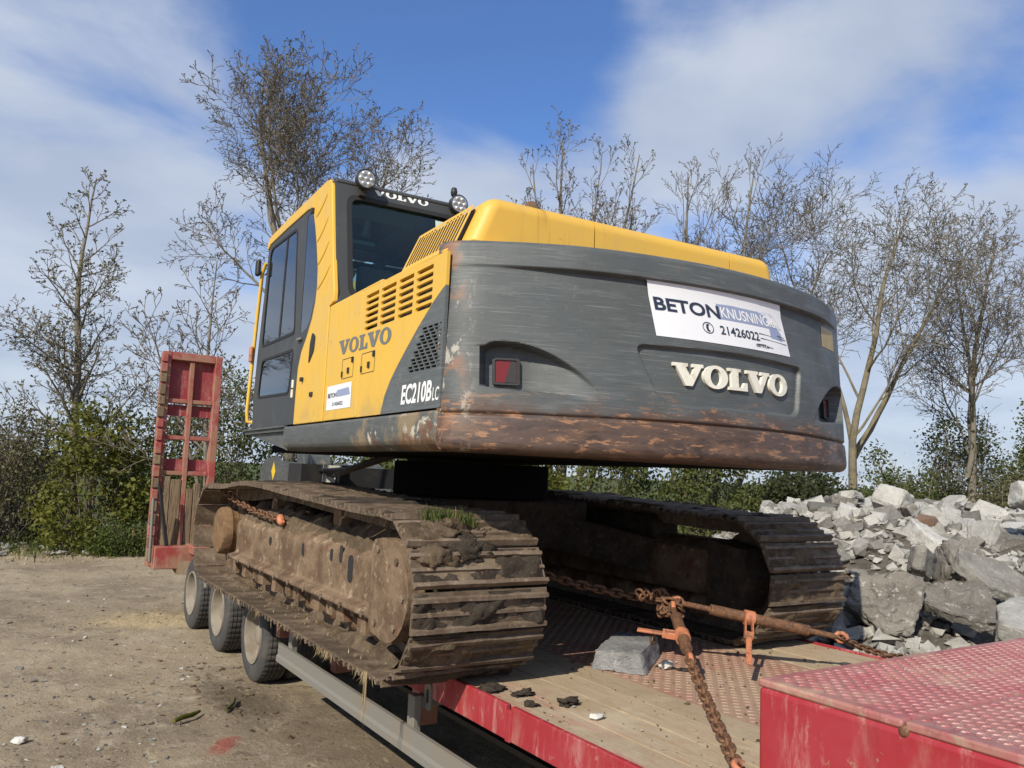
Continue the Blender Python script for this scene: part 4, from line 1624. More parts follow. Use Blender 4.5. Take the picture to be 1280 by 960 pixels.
up(mb, 'roof_lettering', MT['whiteprint'], CB)
# work lamps
for cx_, cz_ in ((-1.165, 2.985), (-.455, 2.955)):
    c = (cx_, -.47, cz_)
    mb = MB().lathe([(.065, 0), (.06, .045), (.02, .066), (-.028, .070), (-.034, .065), (-.028, .060), (-.02, 0)], 24, c, 'y')
    mb.box((cx_, -.43, cz_ - .07), (.05, .05, .07))
    wl = up(mb, 'work_lamp', MT['black'], CB, smooth=40)
    mb = MB()
    mb.lathe([(-.030, 0), (-.030, .060)], 24, c, 'y')
    for i in range(7):
        a = 2 * PI * i / 6
        r_ = 0 if i == 6 else .040
        mb.lathe([(-.032, .017), (-.040, .012), (-.043, 0)], 10, (c[0] + r_ * math.cos(a), c[1], c[2] + r_ * math.sin(a)), 'y')
    up(mb, 'lamp_lens', MT['lens'], wl, smooth=60)
mb = MB().tube([(-.44, -.35, 2.96), (-.44, -.36, 3.045)], .008, 8)
mb.lathe([(-.04, 0), (-.03, .020), (.0, .026), (.03, .020), (.04, 0)], 12, (-.44, -.36, 3.085), 'z')
up(mb, 'antenna', MT['black'], CB, smooth=60)
# handrail, mirror, door furniture
mb = MB().tube([(-1.34, 1.70, 1.37), (-1.385, 1.72, 1.38), (-1.39, 1.73, 1.48), (-1.375, 1.70, 2.2), (-1.365, 1.66, 2.72), (-1.35, 1.60, 2.80)], .016, 10)
up(mb, 'handrail', MT['yellow'], CB, smooth=60)
mb = MB().box((-1.405, 1.66, 2.76), (.045, .07, .15))
up(mb, 'mirror', MT['black'], CB, bevel=.02, seg=3)
mb = MB().box((-1.40, 1.70, 1.98), (.03, .06, .14))
up(mb, 'side_marker', MT['orange'], CB, bevel=.01)
mb = MB()
mb.poly(rpoly([(-.02, 1.72), (-.13, 1.80), (-.145, 1.90), (-.07, 1.935), (-.03, 1.86)], .02, 3), [], lambda u, v, w_: (-1.374 + w_, u - .10, v), .01)
up(mb, 'door_latch', MT['black'], CB, recalc=True)
for q, d_ in (((-1.376, .005, 1.62), (.03, .025, .03)), ((-1.376, .035, 2.86), (.03, .03, .04)), ((-1.372, -.24, 1.50), (.014, .06, .03))):
    up(MB().box(q, d_), 'latch_stop', MT['black'], CB, bevel=.004)
mb = MB().box((-1.392, .19, 1.60), (.012, .028, .06)).box((-1.392, .195, 1.53), (.012, .028, .06))
up(mb, 'door_hinge', MT['cream'], CB, bevel=.004)
mb = MB().box((-1.372, .18, 1.93), (.02, .09, .018))
up(mb, 'door_handle', MT['alu'], CB, bevel=.004)

# ---- boom, arm and bucket folded in front
XB = .02
pr = lambda wd, x0: (lambda u, v, w_: (x0 - wd / 2 + w_, u, v))
mb = MB()
mb.poly(rpoly([(.25, 1.62), (.55, 1.42), (1.55, 2.12), (2.55, 2.55), (3.5, 2.50), (4.98, 2.12), (5.12, 2.32), (4.9, 2.5), (3.6, 2.93), (2.5, 3.02), (1.2, 2.62), (.3, 1.85)], .12, 4), [], pr(.44, XB), .44)
bo = up(mb, 'boom', MT['yellow'], recalc=True, bevel=.015)
mb = MB()
mb.poly(rpoly([(5.2, 2.62), (4.86, 2.30), (4.25, .95), (4.30, .80), (4.48, .82), (5.25, 2.1), (5.42, 2.4)], .06, 3), [], pr(.34, XB), .34)
up(mb, 'arm', MT['grey'], recalc=True, bevel=.012)
mb = MB()
mb.poly(rpoly([(4.70, .95), (4.55, .55), (4.25, .16), (3.8, .05), (3.42, .18), (3.22, .50), (3.30, .55), (3.62, .35), (3.95, .42), (4.15, .95), (4.4, 1.06)], .08, 4), [], pr(1.15, XB), 1.15)
bk = up(mb, 'bucket', MT['grey'], recalc=True, bevel=.01)
for sx in (-1, 1):
    mb = MB()
    mb.poly(rpoly([(4.70, .95), (4.55, .55), (4.25, .16), (3.8, .05), (3.42, .18), (3.22, .50), (3.35, .95), (3.9, 1.10), (4.4, 1.08)], .08, 4), [], pr(.03, XB + sx * .59), .03)
    up(mb, 'bucket_side', MT['grey'], bk, recalc=True)
mb = MB()
mb.add([(XB - .6085, 3.98 + a, .93 + b) for a, b in ((-.10, 0), (0, -.11), (.10, 0), (0, .11))], [(0, 1, 2, 3)])
up(mb, 'warning_sign', MT['signyellow'], bk)
mb = MB()
for x in (-.28, .32):
    mb.tube([(XB + x, .9, 1.25), (XB + x, 1.9, 2.3)], .07, 12).tube([(XB + x, 1.9, 2.3), (XB + x, 2.4, 2.8)], .04, 12)
mb.tube([(XB, 2.7, 3.06), (XB, 4.3, 2.86)], .07, 12).tube([(XB, 4.3, 2.86), (XB, 5.2, 2.62)], .04, 12)
up(mb, 'hydraulic_cylinder', MT['grey'], smooth=50)
mb = MB()
for k in range(3):
    mb.tube([(XB - .3 + .05 * k, .6, 1.2), (XB - .5, 1.6 + .2 * k, 1.0 - .04 * k), (XB - .55 + .08 * k, 2.8, .95), (XB - .3, 3.6, 1.12)], .018, 8)
mb.box((-.45, 2.6, .93), (.5, .5, .2)).box((.25, 2.9, .90), (.7, .12, .22))
up(mb, 'hose_bundle', MT['black'])
mb = MB().box((-.42, 2.34, .94), (.13, .01, .17)).box((-.32, 2.34, 1.0), (.06, .012, .05))
up(mb, 'faded_label', MT['cream'])

# ---- undercarriage
TX, SHW = 1.198, 0.724
RT, ZC, YE = 0.378, 0.412, 1.815
NS = 49


_hy = np.linspace(-1.82, 1.82, 120)
_hz = np.interp(_hy, (-1.82, -1.45, -.88, -.31, .15, .60, .85, 1.30, 1.82), (0, .002, .022, .040, .060, .068, .060, .016, 0))
_k = np.hanning(17)
HUMP_Y, HUMP_Z = _hy, np.convolve(np.pad(_hz, 8, mode='edge'), _k / _k.sum(), 'valid')


def track_path(s):
    """s 0..1 -> y, z, tangent (y,z); bottom run backwards, rear up, top forwards"""
    La, Lb = 2 * YE, PI * RT
    tot = 2 * La + 2 * Lb
    d = (s % 1.0) * tot
    if d < La:
        return YE - d, ZC - RT, -1.0, 0.0
    d -= La
    if d < Lb:
        th = -PI / 2 - d / RT
        return -YE + RT * math.cos(th), ZC + RT * math.sin(th), math.sin(th), -math.cos(th)
    d -= Lb
    if d < La:
        y = -YE + d
        sag = lambda y: float(np.interp(y, HUMP_Y, HUMP_Z))
        e = .01
        tz = (sag(y + e) - sag(y - e)) / (2 * e)
        k = math.hypot(1, tz)
        return y, ZC + RT + sag(y), 1 / k, tz / k
    d -= La
    th = PI / 2 - d / RT
    return YE + RT * math.cos(th), ZC + RT * math.sin(th), math.sin(th), -math.cos(th)


PITCH = (4 * YE + 2 * PI * RT) / NS


def shoe_mesh(k):
    mb = MB()
    hw = SHW / 2
    hp = PITCH / 2
    prof = [(-hp + .004, -.006), (-hp + .008, .004), (hp - .02, .006), (hp - .006, .004), (hp - .006, -.006), (0, -.008)]
    mb.poly([(a, b) for a, b in prof], [], lambda u, v, w_: (-hw + w_, u, v), SHW)
    mb.cur = 1
    r_ = random.Random(k)
    for gy, h, bw in ((-hp + .020, .031, 1.3), (-.008, .018, 1.1), (hp - .040, .029, 1.25)):
        n = 9
        vs = []
        for i in range(n + 1):
            x = -hw + SHW * i / n
            hh = h * (1 - (r_.uniform(0, .22) if r_.random() < .5 else 0))
            j = r_.uniform(-.0015, .0015)
            vs += [(x, gy - .012 * bw + j, .003), (x, gy - .007 * bw + j, hh), (x, gy + .007 * bw + j, hh), (x, gy + .012 * bw + j, .003)]
        fs = [(i * 4 + a, i * 4 + 4 + a, i * 4 + 5 + a, i * 4 + a + 1) for i in range(n) for a in range(3)]
        fs += [(0, 1, 2, 3), (n * 4 + 3, n * 4 + 2, n * 4 + 1, n * 4)]
        mb.add(vs, fs)
    mb.cur = 2
    nx, ny = 48, 14
    gx_ = np.linspace(-hw + .004, hw - .004, nx)
    gy_ = np.linspace(-hp + .01, hp - .012, ny)
    A, B = np.meshgrid(gx_, gy_, indexing='ij')
    amt = (0.015, 0.024, 0.028, 0.018, 0.022)[k % 5]
    h = .010 + (fbm(A * 6 + 13 * k, B * 8, 50 + k, 3) - .42) * .09 * amt / .02 + (fbm(A * 30, B * 30, 70 + k, 4) - .5) * .030
    h = np.clip(h, -.01, .040) * sstep(hw - np.abs(A), 0, .03) * (.35 + .65 * sstep(hp - np.abs(B + .01), .012, .045)) + .002
    mb.add(np.stack([A, B, h], -1).reshape(-1, 3).tolist(), gridfaces(nx, ny).tolist())
    me = mb.mesh('track_shoe', [MT['track'], MT['bar'], MT['mud'] if k % 3 else MT['darkmud']])
    shade(me, 45)
    return me


SHOES = [shoe_mesh(k) for k in range(10)]
for side_ in (-1, 1):
    cx_ = side_ * TX
    mb = MB()
    for i in range(NS):
        y, z, ty, tz = track_path((i + .35) / NS)
        R = Matrix(((1, 0, 0), (0, ty, -tz), (0, tz, ty)))
        for dx in (-.085, .085):
            mb.box(Vector((cx_ + dx, y, z)) + R @ Vector((0, 0, -.055)), (.045, PITCH * .96, .09), R)
        mb.bar(Vector((cx_ - .11, y, z)) + R @ Vector((0, PITCH / 2, -.055)), Vector((cx_ + .11, y, z)) + R @ Vector((0, PITCH / 2, -.055)), .04, .04)
    TK = mb.build('crawler_track', MT['track'], EX)
    for i in range(NS):
        y, z, ty, tz = track_path((i + .35) / NS)
        o = bpy.data.objects.new('track_shoe', SHOES[rnd.randrange(10)])
        COL.objects.link(o)
        o.parent = TK
        w_ = rnd.uniform(-.012, .012)
        ty, tz = ty * math.cos(w_) - tz * math.sin(w_), tz * math.cos(w_) + ty * math.sin(w_)
        o.matrix_local = Matrix(((1, 0, 0, cx_ + rnd.uniform(-.003, .003)), (0, ty, -tz, y), (0, tz, ty, z), (0, 0, 0, 1)))
    # side frame: pressed box with a lower flange
    s = side_
    mb = MB()
    prof = [(1.43, .305), (1.495, .285), (1.495, .255), (1.00, .255), (.97, .30), (.97, .56), (1.10, .63), (1.28, .625), (1.385, .585), (1.43, .53)]
    mb.poly([(s * a, b) for a, b in prof], [], lambda u, v, w_: (u, -1.66 + w_, v), 2.92)
    TF = mb.build('track_frame', MT['frame'], EX, bevel=.012, recalc=True)
    mb = MB()
    gp = rpoly([(-1.60, .215), (-1.60, .66), (-1.78, .69), (-1.96, .61), (-2.055, .44), (-1.98, .26), (-1.84, .175)], [.03, .05, .1, .12, .15, .12, .08], 5)
    mb.poly(gp, [], lambda u, v, w_: (s * (1.505 - w_), u, v), .09)
    mb.build('motor_guard', MT['frame'], TF, bevel=.02, seg=3, recalc=True)
    mb = MB()
    mb.poly([(-1.62, .2), (-1.62, .64), (-1.9, .6), (-1.98, .42), (-1.88, .22)], [], lambda u, v, w_: (s * (1.41 - w_), u, v), .5)
    mb.build('drive_motor', MT['darkmud'], TF, recalc=True)
    if s < 0:
        for q in ((-1.4965, y_, .27) for y_ in np.arange(-1.5, 1.2, .30)):
            b1 = MB().lathe([(.012, .0), (.012, .016), (-.008, .018), (-.010, 0)], 6, q, 'x')
            b1.build('frame_bolt', MT['bar'], TF)
        for q in ((-1.506, -1.68, .62), (-1.506, -1.90, .58), (-1.506, -1.98, .42), (-1.506, -1.90, .27), (-1.506, -1.68, .26)):
            b1 = MB().lathe([(.012, .0), (.012, .018), (-.008, .02), (-.010, 0)], 6, q, 'x')
            b1.build('guard_bolt', MT['bar'], TF)
    mb = MB().lathe([(-.045, .0), (-.045, .30), (.045, .30), (.045, 0)], 30, (s * TX, -1.8, ZC), 'x')
    mb.build('sprocket', MT['track'], TF, smooth=40)
    mb = MB().lathe([(-.10, 0), (-.10, .285), (-.06, .30), (-.055, .315), (.055, .315), (.06, .30), (.10, .285), (.10, 0)], 36, (s * TX, 1.8, ZC), 'x')
    idl = mb.build('idler_wheel', MT['frame'], TF, smooth=40)
    mb = MB().lathe([(-.20, 0), (-.20, .15), (-.195, .185), (-.175, .20), (-.12, .205), (-.10, .19), (-.06, .19), (-.06, 0)] if s < 0 else [(.20, 0), (.20, .2), (.06, .215), (.06, 0)], 28, (s * (TX + .045), 1.83, .425), 'x')
    mb.build('idler_cover', MT['rustdisc'], idl, smooth=40)
    for k in range(8):
        y = -1.38 + k * .385
        mb = MB().lathe([(-.16, 0), (-.16, .06), (-.13, .085), (-.10, .095), (-.09, .085), (.09, .085), (.10, .095), (.13, .085), (.16, .06), (.16, 0)], 16, (s * TX, y, .165), 'x')
        mb.box((s * (1.40 + rnd.uniform(-.02, .02)), y, .20), (.06, rnd.uniform(.08, .16), .11))
        if k % 2:
            mb.box((s * 1.395, y + .13, .21), (.07, .10, .10)).box((s * 1.36, y - .11, .22), (.05, .06, .07))
        mb.build('track_roller', MT['frame'], TF, smooth=40)
    for y in (-.62, .68):
        mb = MB().lathe([(-.12, 0), (-.12, .07), (-.06, .085), (.06, .085), (.12, .07), (.12, 0)], 16, (s * TX, y, .70), 'x').box((s * 1.10, y, .65), (.1, .1, .14))
        mb.build('carrier_roller', MT['frame'], TF, smooth=40)
    mb = MB()
    for y, z, a, b in ((-1.15, .455, .035, .075), (-1.0, .52, .022, .05), (-.35, .48, .02, .04), (.35, .47, .03, .03), (-.85, .50, .02, .035)):
        mb.poly(rrect(y - a, z - b, y + a, z + b, min(a, b) * .9), [], lambda u, v, w_: (s * (1.4325 - w_), u, v), .006)
    mb.build('frame_slot', MT['black'], TF, recalc=True)
    if s > 0:
        mb = MB().box((1.13, .15, .69), (.24, 2.2, .16)).box((1.13, -.75, .66), (.26, .5, .14))
        mb.build('mud_packed_ledge', MT['darkmud'], TF, bevel=.03)
    # mud lying on the frame and on the lower run
    if s < 0:
        gx_ = np.linspace(-1.422, -.98, 30)
        gy_ = np.linspace(-1.62, 1.24, 200)
        A, B = np.meshgrid(gx_, gy_, indexing='ij')
        h = .565 + .075 * sstep(A, -1.44, -1.28) + .11 * np.clip(fbm(A * 5, B * 2.6, 91, 4) - .36, 0, 1) * sstep(A, -1.44, -1.36) + .085 * (fbm(A * 13, B * 13, 92, 4) - .5) + .10 * sstep(A, -1.36, -1.2) * (fbm(A * 2, B * 1.6, 95, 2) - .2)
        h = h - .09 * sstep(A + .05 * (fbm(A * 9, B * 9, 99, 3) - .5), -1.385, -1.425)
        me = npmesh('frame_mud', np.stack([A, B, h], -1).reshape(-1, 3), gridfaces(30, 200), MT['mud'], True)
        tag(link('frame_mud', me, TF), kind='stuff')
        gx_ = np.linspace(-1.553, -.9, 40)
        gy_ = np.linspace(-1.75, 1.95, 220)
        A, B = np.meshgrid(gx_, gy_, indexing='ij')
        h = .020 + .16 * np.clip(fbm(A * 7, B * 5, 101, 4) - .50, 0, 1) * sstep(A, -1.50, -1.42) + .11 * np.clip(fbm(A * 4, B * 3.5, 93, 4) - .47, 0, 1) + .05 * (fbm(A * 16, B * 16, 94, 4) - .5) + .22 * np.clip(fbm(A * 3, B * 2.2, 98, 3) - .45, 0, 1) * sstep(A, -1.47, -1.36) - .012 * (1 + np.cos(2 * PI * B / PITCH)) * sstep(A, -1.36, -1.45)
        h = np.maximum(h - .02 * sstep(A, -1.53, -1.553), .012)
        me = npmesh('track_mud', np.stack([A, B, h], -1).reshape(-1, 3), gridfaces(40, 220), MT['mud'], True)
        tag(link('track_mud', me, TK), kind='stuff')
mb = MB().box((0, 0, .66), (1.3, 1.3, .34))
for sx in (-1, 1):
    for sy in (-1, 1):
        mb.bar((sx * .45, sy * .45, .62), (sx * 1.02, sy * .95, .47), .34, .26)
mb.build('car_body', MT['darkmud'], EX, bevel=.02)


def lump(name, c, r, mat, parent=None, seed=0, flat=.6, jag=.5, sub=4):
    bm = bmesh.new()
    bmesh.ops.create_icosphere(bm, subdivisions=sub, radius=1)
    rr = random.Random(seed)
    o3 = Vector((rr.uniform(0, 50), rr.uniform(0, 50), rr.uniform(0, 50)))
    from mathutils import noise as mn
    for v in bm.verts:
        k = 1 + jag * mn.noise(v.co * 1.3 + o3) + jag * .7 * mn.noise(v.co * 3.1 + o3) + jag * .45 * mn.noise(v.co * 8 + o3) + jag * .25 * mn.noise(v.co * 19 + o3)
        v.co = Vector((v.co.x * r[0], v.co.y * r[1], v.co.z * r[2])) * k
    me = bpy.data.meshes.new(name)
    bm.to_mesh(me)
    bm.free()
    me.materials.append(mat)
    me.polygons.foreach_set('use_smooth', [True] * len(me.polygons))
    o = bpy.data.objects.new(name, me)
    COL.objects.link(o)
    o.location = c
    if parent:
        o.parent = parent
    return o


def blades(name, pts, hgt, mat, wid=.004, spread=.5, parent=None, droop=0.3, up_=1.0, seed=3):
    """many thin blades as one mesh; pts (n,3)"""
    r_ = np.random.default_rng(seed)
    p = np.asarray(pts, float)
    n = len(p)
    a = r_.uniform(0, 2 * PI, n)
    h = hgt * r_.uniform(.5, 1.15, n)
    lx, ly = np.cos(a) * spread * h * r_.uniform(0, 1, n), np.sin(a) * spread * h * r_.uniform(0, 1, n)
    b = a + PI / 2 + r_.uniform(-.5, .5, n)
    wx, wy = np.cos(b) * wid, np.sin(b) * wid
    z = np.zeros(n)
    q = lambda t, dz: np.stack([p[:, 0] + lx * t, p[:, 1] + ly * t, p[:, 2] + up_ * h * dz], 1)
    w3 = np.stack([wx, wy, z], 1)
    m_, tip = q(.35, .6), q(1.0, 1 - droop * r_.uniform(0, 1, n))
    base = q(0, -.05)
    v = np.stack([base - w3, base + w3, m_ - w3 * .8, m_ + w3 * .8, tip], 1).reshape(-1, 3)
    k = np.arange(n)[:, None] * 5
    f = np.concatenate([k + np.array([[0, 1, 3]]), k + np.array([[0, 3, 2]]), k + np.array([[2, 3, 4]])])
    return link(name, npmesh(name, v, f, mat), parent)


# clod with growing grass on the left track's rear curve
TKL = [o for o in EX.children if o.name.startswith('crawler_track')][0]
lump('mud_clod', (-1.30, -1.97, .725), (.16, .12, .07), MT['mud'], TKL, 4)
lump('mud_clod', (-1.22, -2.09, .64), (.12, .07, .075), MT['darkmud'], TKL, 5)
lump('mud_clod', (-1.41, -2.12, .61), (.10, .06, .07), MT['mud'], TKL, 8)
pts = [(-1.33 + rnd.gauss(0, .055), -1.98 + rnd.gauss(0, .04), .785) for _ in range(150)] + [(-1.20 + rnd.gauss(0, .03), -2.02 + rnd.gauss(0, .03), .765) for _ in range(50)]
tag(blades('grass_tuft', pts, .075, MT['grass'], .003, .8, TKL), kind='stuff')
pts = [(-1.56 + rnd.uniform(-.004, .01), rnd.uniform(-1.85, 1.6), .03) for _ in range(30)] + [(-1.56 + rnd.uniform(-.004, .01), q_ + rnd.gauss(0, .03), .03) for q_ in (-1.6, -1.3, -.7, -.35, .1, .6, .9) for _ in range(7)]
pts += [(-1.56 + rnd.uniform(-.004, .02), -1.15 + rnd.gauss(0, .05), .03) for _ in range(70)] + [(-1.56, -1.72 + rnd.gauss(0, .012), .03) for _ in range(14)]
tag(blades('hanging_straw', pts, .055, MT['straw'], .0014, .9, TKL, .2, -1.0), kind='stuff')
pts = [(-1.56, -1.735 + rnd.gauss(0, .008), .03) for _ in range(14)]
tag(blades('hanging_straw', pts, .30, MT['straw'], .0016, .06, TKL, .3, -1.0, 5), kind='stuff')
pts = [(-1.52 + rnd.uniform(0, .5), rnd.uniform(-1.7, 1.6), .05) for _ in range(500)]
tag(blades('loose_straw', pts, .05, MT['straw'], .0018, 1.6, TKL, .9, .4, 6), kind='stuff')
# ------------------------------------------------------------------ chains, binders and things lying on the deck
def link_mesh():
    mb = MB()
    L_, W_, r = .023, .0150, .0066
    pts = []
    for i in range(6):
        a = -PI / 2 + PI * i / 5
        pts.append((W_ * math.sin(a) * 0 + L_ * .55 + W_ * math.cos(a), W_ * math.sin(a), 0))
    for i in range(6):
        a = PI / 2 + PI * i / 5
        pts.append((-L_ * .55 + W_ * math.cos(a), W_ * math.sin(a), 0))
    mb.tube(pts, r, 6, closed=True)
    me = mb.mesh('chain_link', MT['chain'])
    shade(me, 179)
    return me


LINK = link_mesh()


def along(pts, step):
    pts = [Vector(q) for q in pts]
    out_, carry = [], 0
    for a, b in zip(pts, pts[1:]):
        d = (b - a).length
        t_ = carry
        while t_ < d:
            out_.append((a.lerp(b, t_ / d), (b - a).normalized()))
            t_ += step
        carry = t_ - d
    return out_


def sagged(a, b, sag, n=10):
    a, b = Vector(a), Vector(b)
    return [a.lerp(b, i / n) - Vector((0, 0, sag * 4 * (i / n) * (1 - i / n))) for i in range(n + 1)]


def chain(label, pts, step=.0385, jitter=.2, scale=1.0, group=None):
    root = empty('tie_down_chain', label, 'chain', pts[0], 0, group)
    for i, (q, d) in enumerate(along(pts, step * scale)):
        o = bpy.data.objects.new('chain_link', LINK)
        COL.objects.link(o)
        o.parent = root
        up_ = Vector((0, 0, 1)) if abs(d.z) < .9 else Vector((1, 0, 0))
        y = up_.cross(d).normalized()
        z = d.cross(y)
        R = Matrix((d, y, z)).transposed()
        R = R @ Matrix.Rotation((PI / 2 + .25 if i % 2 else .25) + rnd.uniform(-jitter, jitter), 3, 'X')
        o.matrix_local = Matrix.Translation(q - Vector(pts[0])) @ R.to_4x4() @ Matrix.Scale(scale, 4)
    return root


P = Vector((.10, -2.10, .345))
chain('rusty chain running from the binders into the dark under the excavator', sagged((-.62, -1.66, .50), P, .02), scale=1.3)
pts = []
for i in range(26):
    a = i * .9
    pts.append(P + Vector((.055 * math.cos(a) + .02 * math.sin(a * .37), .045 * math.sin(a), -.03 + .045 * math.sin(a * .61))))
chain('tangled clump of rusty chain where the two load binders meet', pts, .036, .9, 1.2)
pts = [P + Vector((-.03 - .012 * i, .02 + .004 * math.sin(i * 2.1), .045 + .012 * math.sin(i * 1.3))) for i in range(18)]
chain('short loop of rusty chain doubled back beside the clump', pts, .034, .6, 1.2)


def binder(label, a, b, hinge_t, h_end, rings=True):
    a, b = Vector(a), Vector(b)
    d = (b - a).normalized()
    root = empty('load_binder', label, 'load binder', a)

    def sub(mb, name, mat, **k):
        mb.v = [(x - a.x, y - a.y, z - a.z) for x, y, z in mb.v]
        return mb.build(name, mat, root, **k)
    at = lambda t_: a.lerp(b, t_)
    sub(MB().tube([at(.20), at(.205), at(.80), at(.805)], [.016, .030, .030, .016], 14), 'barrel', MT['chain'], smooth=40)
    sub(MB().tube([at(0.02), at(.22)], .016, 10), 'screw_rod', MT['chain'], smooth=40)
    sub(MB().tube([at(.78), at(.98)], .016, 10), 'screw_rod', MT['chain'], smooth=40)
    h = at(hinge_t)
    sub(MB().tube([h - d * .03, h - d * .028, h + d * .028, h + d * .03], [.026, .040, .040, .026], 16), 'ratchet', MT['orange'], smooth=40)
    e = Vector(h_end)
    u = (e - h).normalized()
    sd = u.cross(d).normalized()
    mb = MB()
    for s in (-1, 1):
        mb.bar(h + d * .02 * s, h.lerp(e, .42) + d * .02 * s, .008, .034, sd)
    mb.bar(h.lerp(e, .38), e, .030, .012, sd)
    mb.bar(h.lerp(e, .36), h.lerp(e, .44), .05, .030, sd)
    sub(mb, 'ratchet_handle', MT['orange'], bevel=.003)
    for q in (at(0), at(1)):
        pts = [q + d * (.035 * math.cos(t_)) + Vector((0, 0, .026 * math.sin(t_))) for t_ in [PI * 2 * i / 9 for i in range(8)]]
        sub(MB().tube(pts, [.012, .013, .013, .012, .012, .010, .009, .006], 8), 'grab_hook', MT['orange'], smooth=60)
    return root


binder('rusty load binder reaching right with its orange handle hanging down', P + Vector((.03, -.02, 0)), (.90, -2.63, .19), .44, (.17, -2.60, .105))
b2 = binder('rusty load binder leaning towards the viewer with short orange handle pointing left', P + Vector((-.02, -.04, -.02)), (-.27, -2.62, .165), .58, (-.275, -2.245, .245))
chain('rusty chain stretched across the deck from the near load binder', sagged((-.27, -2.62, .165), (-.95, -3.53, .03), .015), scale=1.3)
chain('rusty chain hooked to the far deck edge beside the rubble', sagged((.90, -2.63, .19), (1.42, -2.68, .05), .02) + [(1.46, -2.75, .015), (1.40, -2.83, .015), (1.33, -2.74, .02), (1.44, -2.70, .03)], .034, .5)
chain('muddy chain slung down from the front of the near track', sagged((-1.43, 1.80, .765), (-1.42, .20, .63), .03, 14), .05, .3, 1.5)
hk = [Vector((-1.42, .23, .63)) + Vector((.0, -.05 * i / 3, .02 * math.sin(i))) for i in range(7)]
tag(MB().tube(hk, [.012, .02, .026, .03, .026, .02, .012], 10).build('chain_hook', MT['orange'], smooth=60), 'orange hook joining the muddy chain to the near track frame', 'hook')
tag(MB().tube([Vector((-.94, -3.50, .03)) + Vector((.028 * math.cos(a), .022 * math.sin(a) - .015 * a / 3, .03 + .01 * math.sin(a))) for a in [i * .7 for i in range(9)]], [.012] * 8 + [.006], 8).build('chain_hook', MT['orange'], smooth=60),
    'orange hook at the bottom end of the near chain', 'hook')
tag(MB().tube([Vector((-.19, -2.27, .20)) + Vector((.024 * math.cos(a), .01 * math.cos(a), .03 * math.sin(a))) for a in [i * PI / 5 for i in range(10)]], .007, 6, closed=True).build('shackle_ring', MT['chain'], smooth=60),
    'small rusty ring dangling under the short orange handle', 'ring')


def stone_mesh(name, sx, sy, sz, seed, mat, rough=.012, cuts=5, chamfer=.12, smooth=True):
    from mathutils import noise as mn
    bm = bmesh.new()
    bmesh.ops.create_cube(bm, size=2)
    rr = random.Random(seed)
    for v in bm.verts:
        v.co += Vector((rr.uniform(-.20, .20), rr.uniform(-.16, .16), rr.uniform(-.12, .12)))
    bmesh.ops.bevel(bm, geom=bm.edges[:], offset=chamfer, segments=1, affect='EDGES')
    bmesh.ops.triangulate(bm, faces=bm.faces[:])
    bmesh.ops.subdivide_edges(bm, edges=bm.edges[:], cuts=cuts, use_grid_fill=True)
    o3 = Vector((rr.uniform(0, 90), rr.uniform(0, 90), rr.uniform(0, 90)))
    for v in bm.verts:
        c = Vector((v.co.x * sx, v.co.y * sy, v.co.z * sz)) / 2
        n_ = v.co.normalized()
        k = mn.noise(c * 7 + o3) * .9 + mn.noise(c * 19 + o3) * .7 + mn.noise(c * 45 + o3) * .45
        v.co = c + n_ * k * rough
    me = bpy.data.meshes.new(name)
    bm.to_mesh(me)
    bm.free()
    me.materials.append(mat)
    shade(me, 28)
    return me


o = link('stone_block', stone_mesh('stone_block', .27, .54, .105, 3, MT['granite'], .009, 9, .05))
o.location = (-.055, -1.935, .046)
o.rotation_euler = (0, 0, math.atan2(.59, .8) - PI / 2)
tag(o, 'hewn grey granite block lying on the deck left of the binder handle', 'stone block')
for c, r, lab in (((.03, -2.15, .018), (.042, .028, .024), 'small white stone at the right foot of the granite block'),
                  ((-.91, -2.70, .008), (.035, .02, .012), 'thin white stone chip lying on the near deck planks'),
                  ((.42, -2.95, .008), (.02, .015, .012), 'little white pebble on the dusty red deck plate'),
                  ((-2.84, .64, GZ + .015), (.045, .035, .02), 'pale stone lying on the yard at the lower left corner')):
    o = lump('loose_stone', c, r, MT['white'], None, int(c[0] * 100) + 400, sub=3)
    tag(o, lab, 'stone')
for i, (c, r) in enumerate((((-1.09, -2.12, .008), (.05, .06, .016)), ((-1.00, -2.27, .008), (.045, .03, .014)), ((-.90, -2.48, .010), (.05, .035, .022)), ((-1.06, -2.42, .006), (.025, .03, .012)))):
    o = lump('mud_clod', c, r, MT['darkmud'], None, 60 + i, sub=3, jag=.8)
    tag(o, ('flat dark mud patch on the planks just behind the near track', 'small dark mud clod second nearest to the near track on the planks', 'dark mud clod on the middle of the sunlit planks', 'tiny dark mud crumb near the red deck edge')[i], 'mud clod')
# crumbs and grit strewn over the deck
r2 = np.random.default_rng(5)


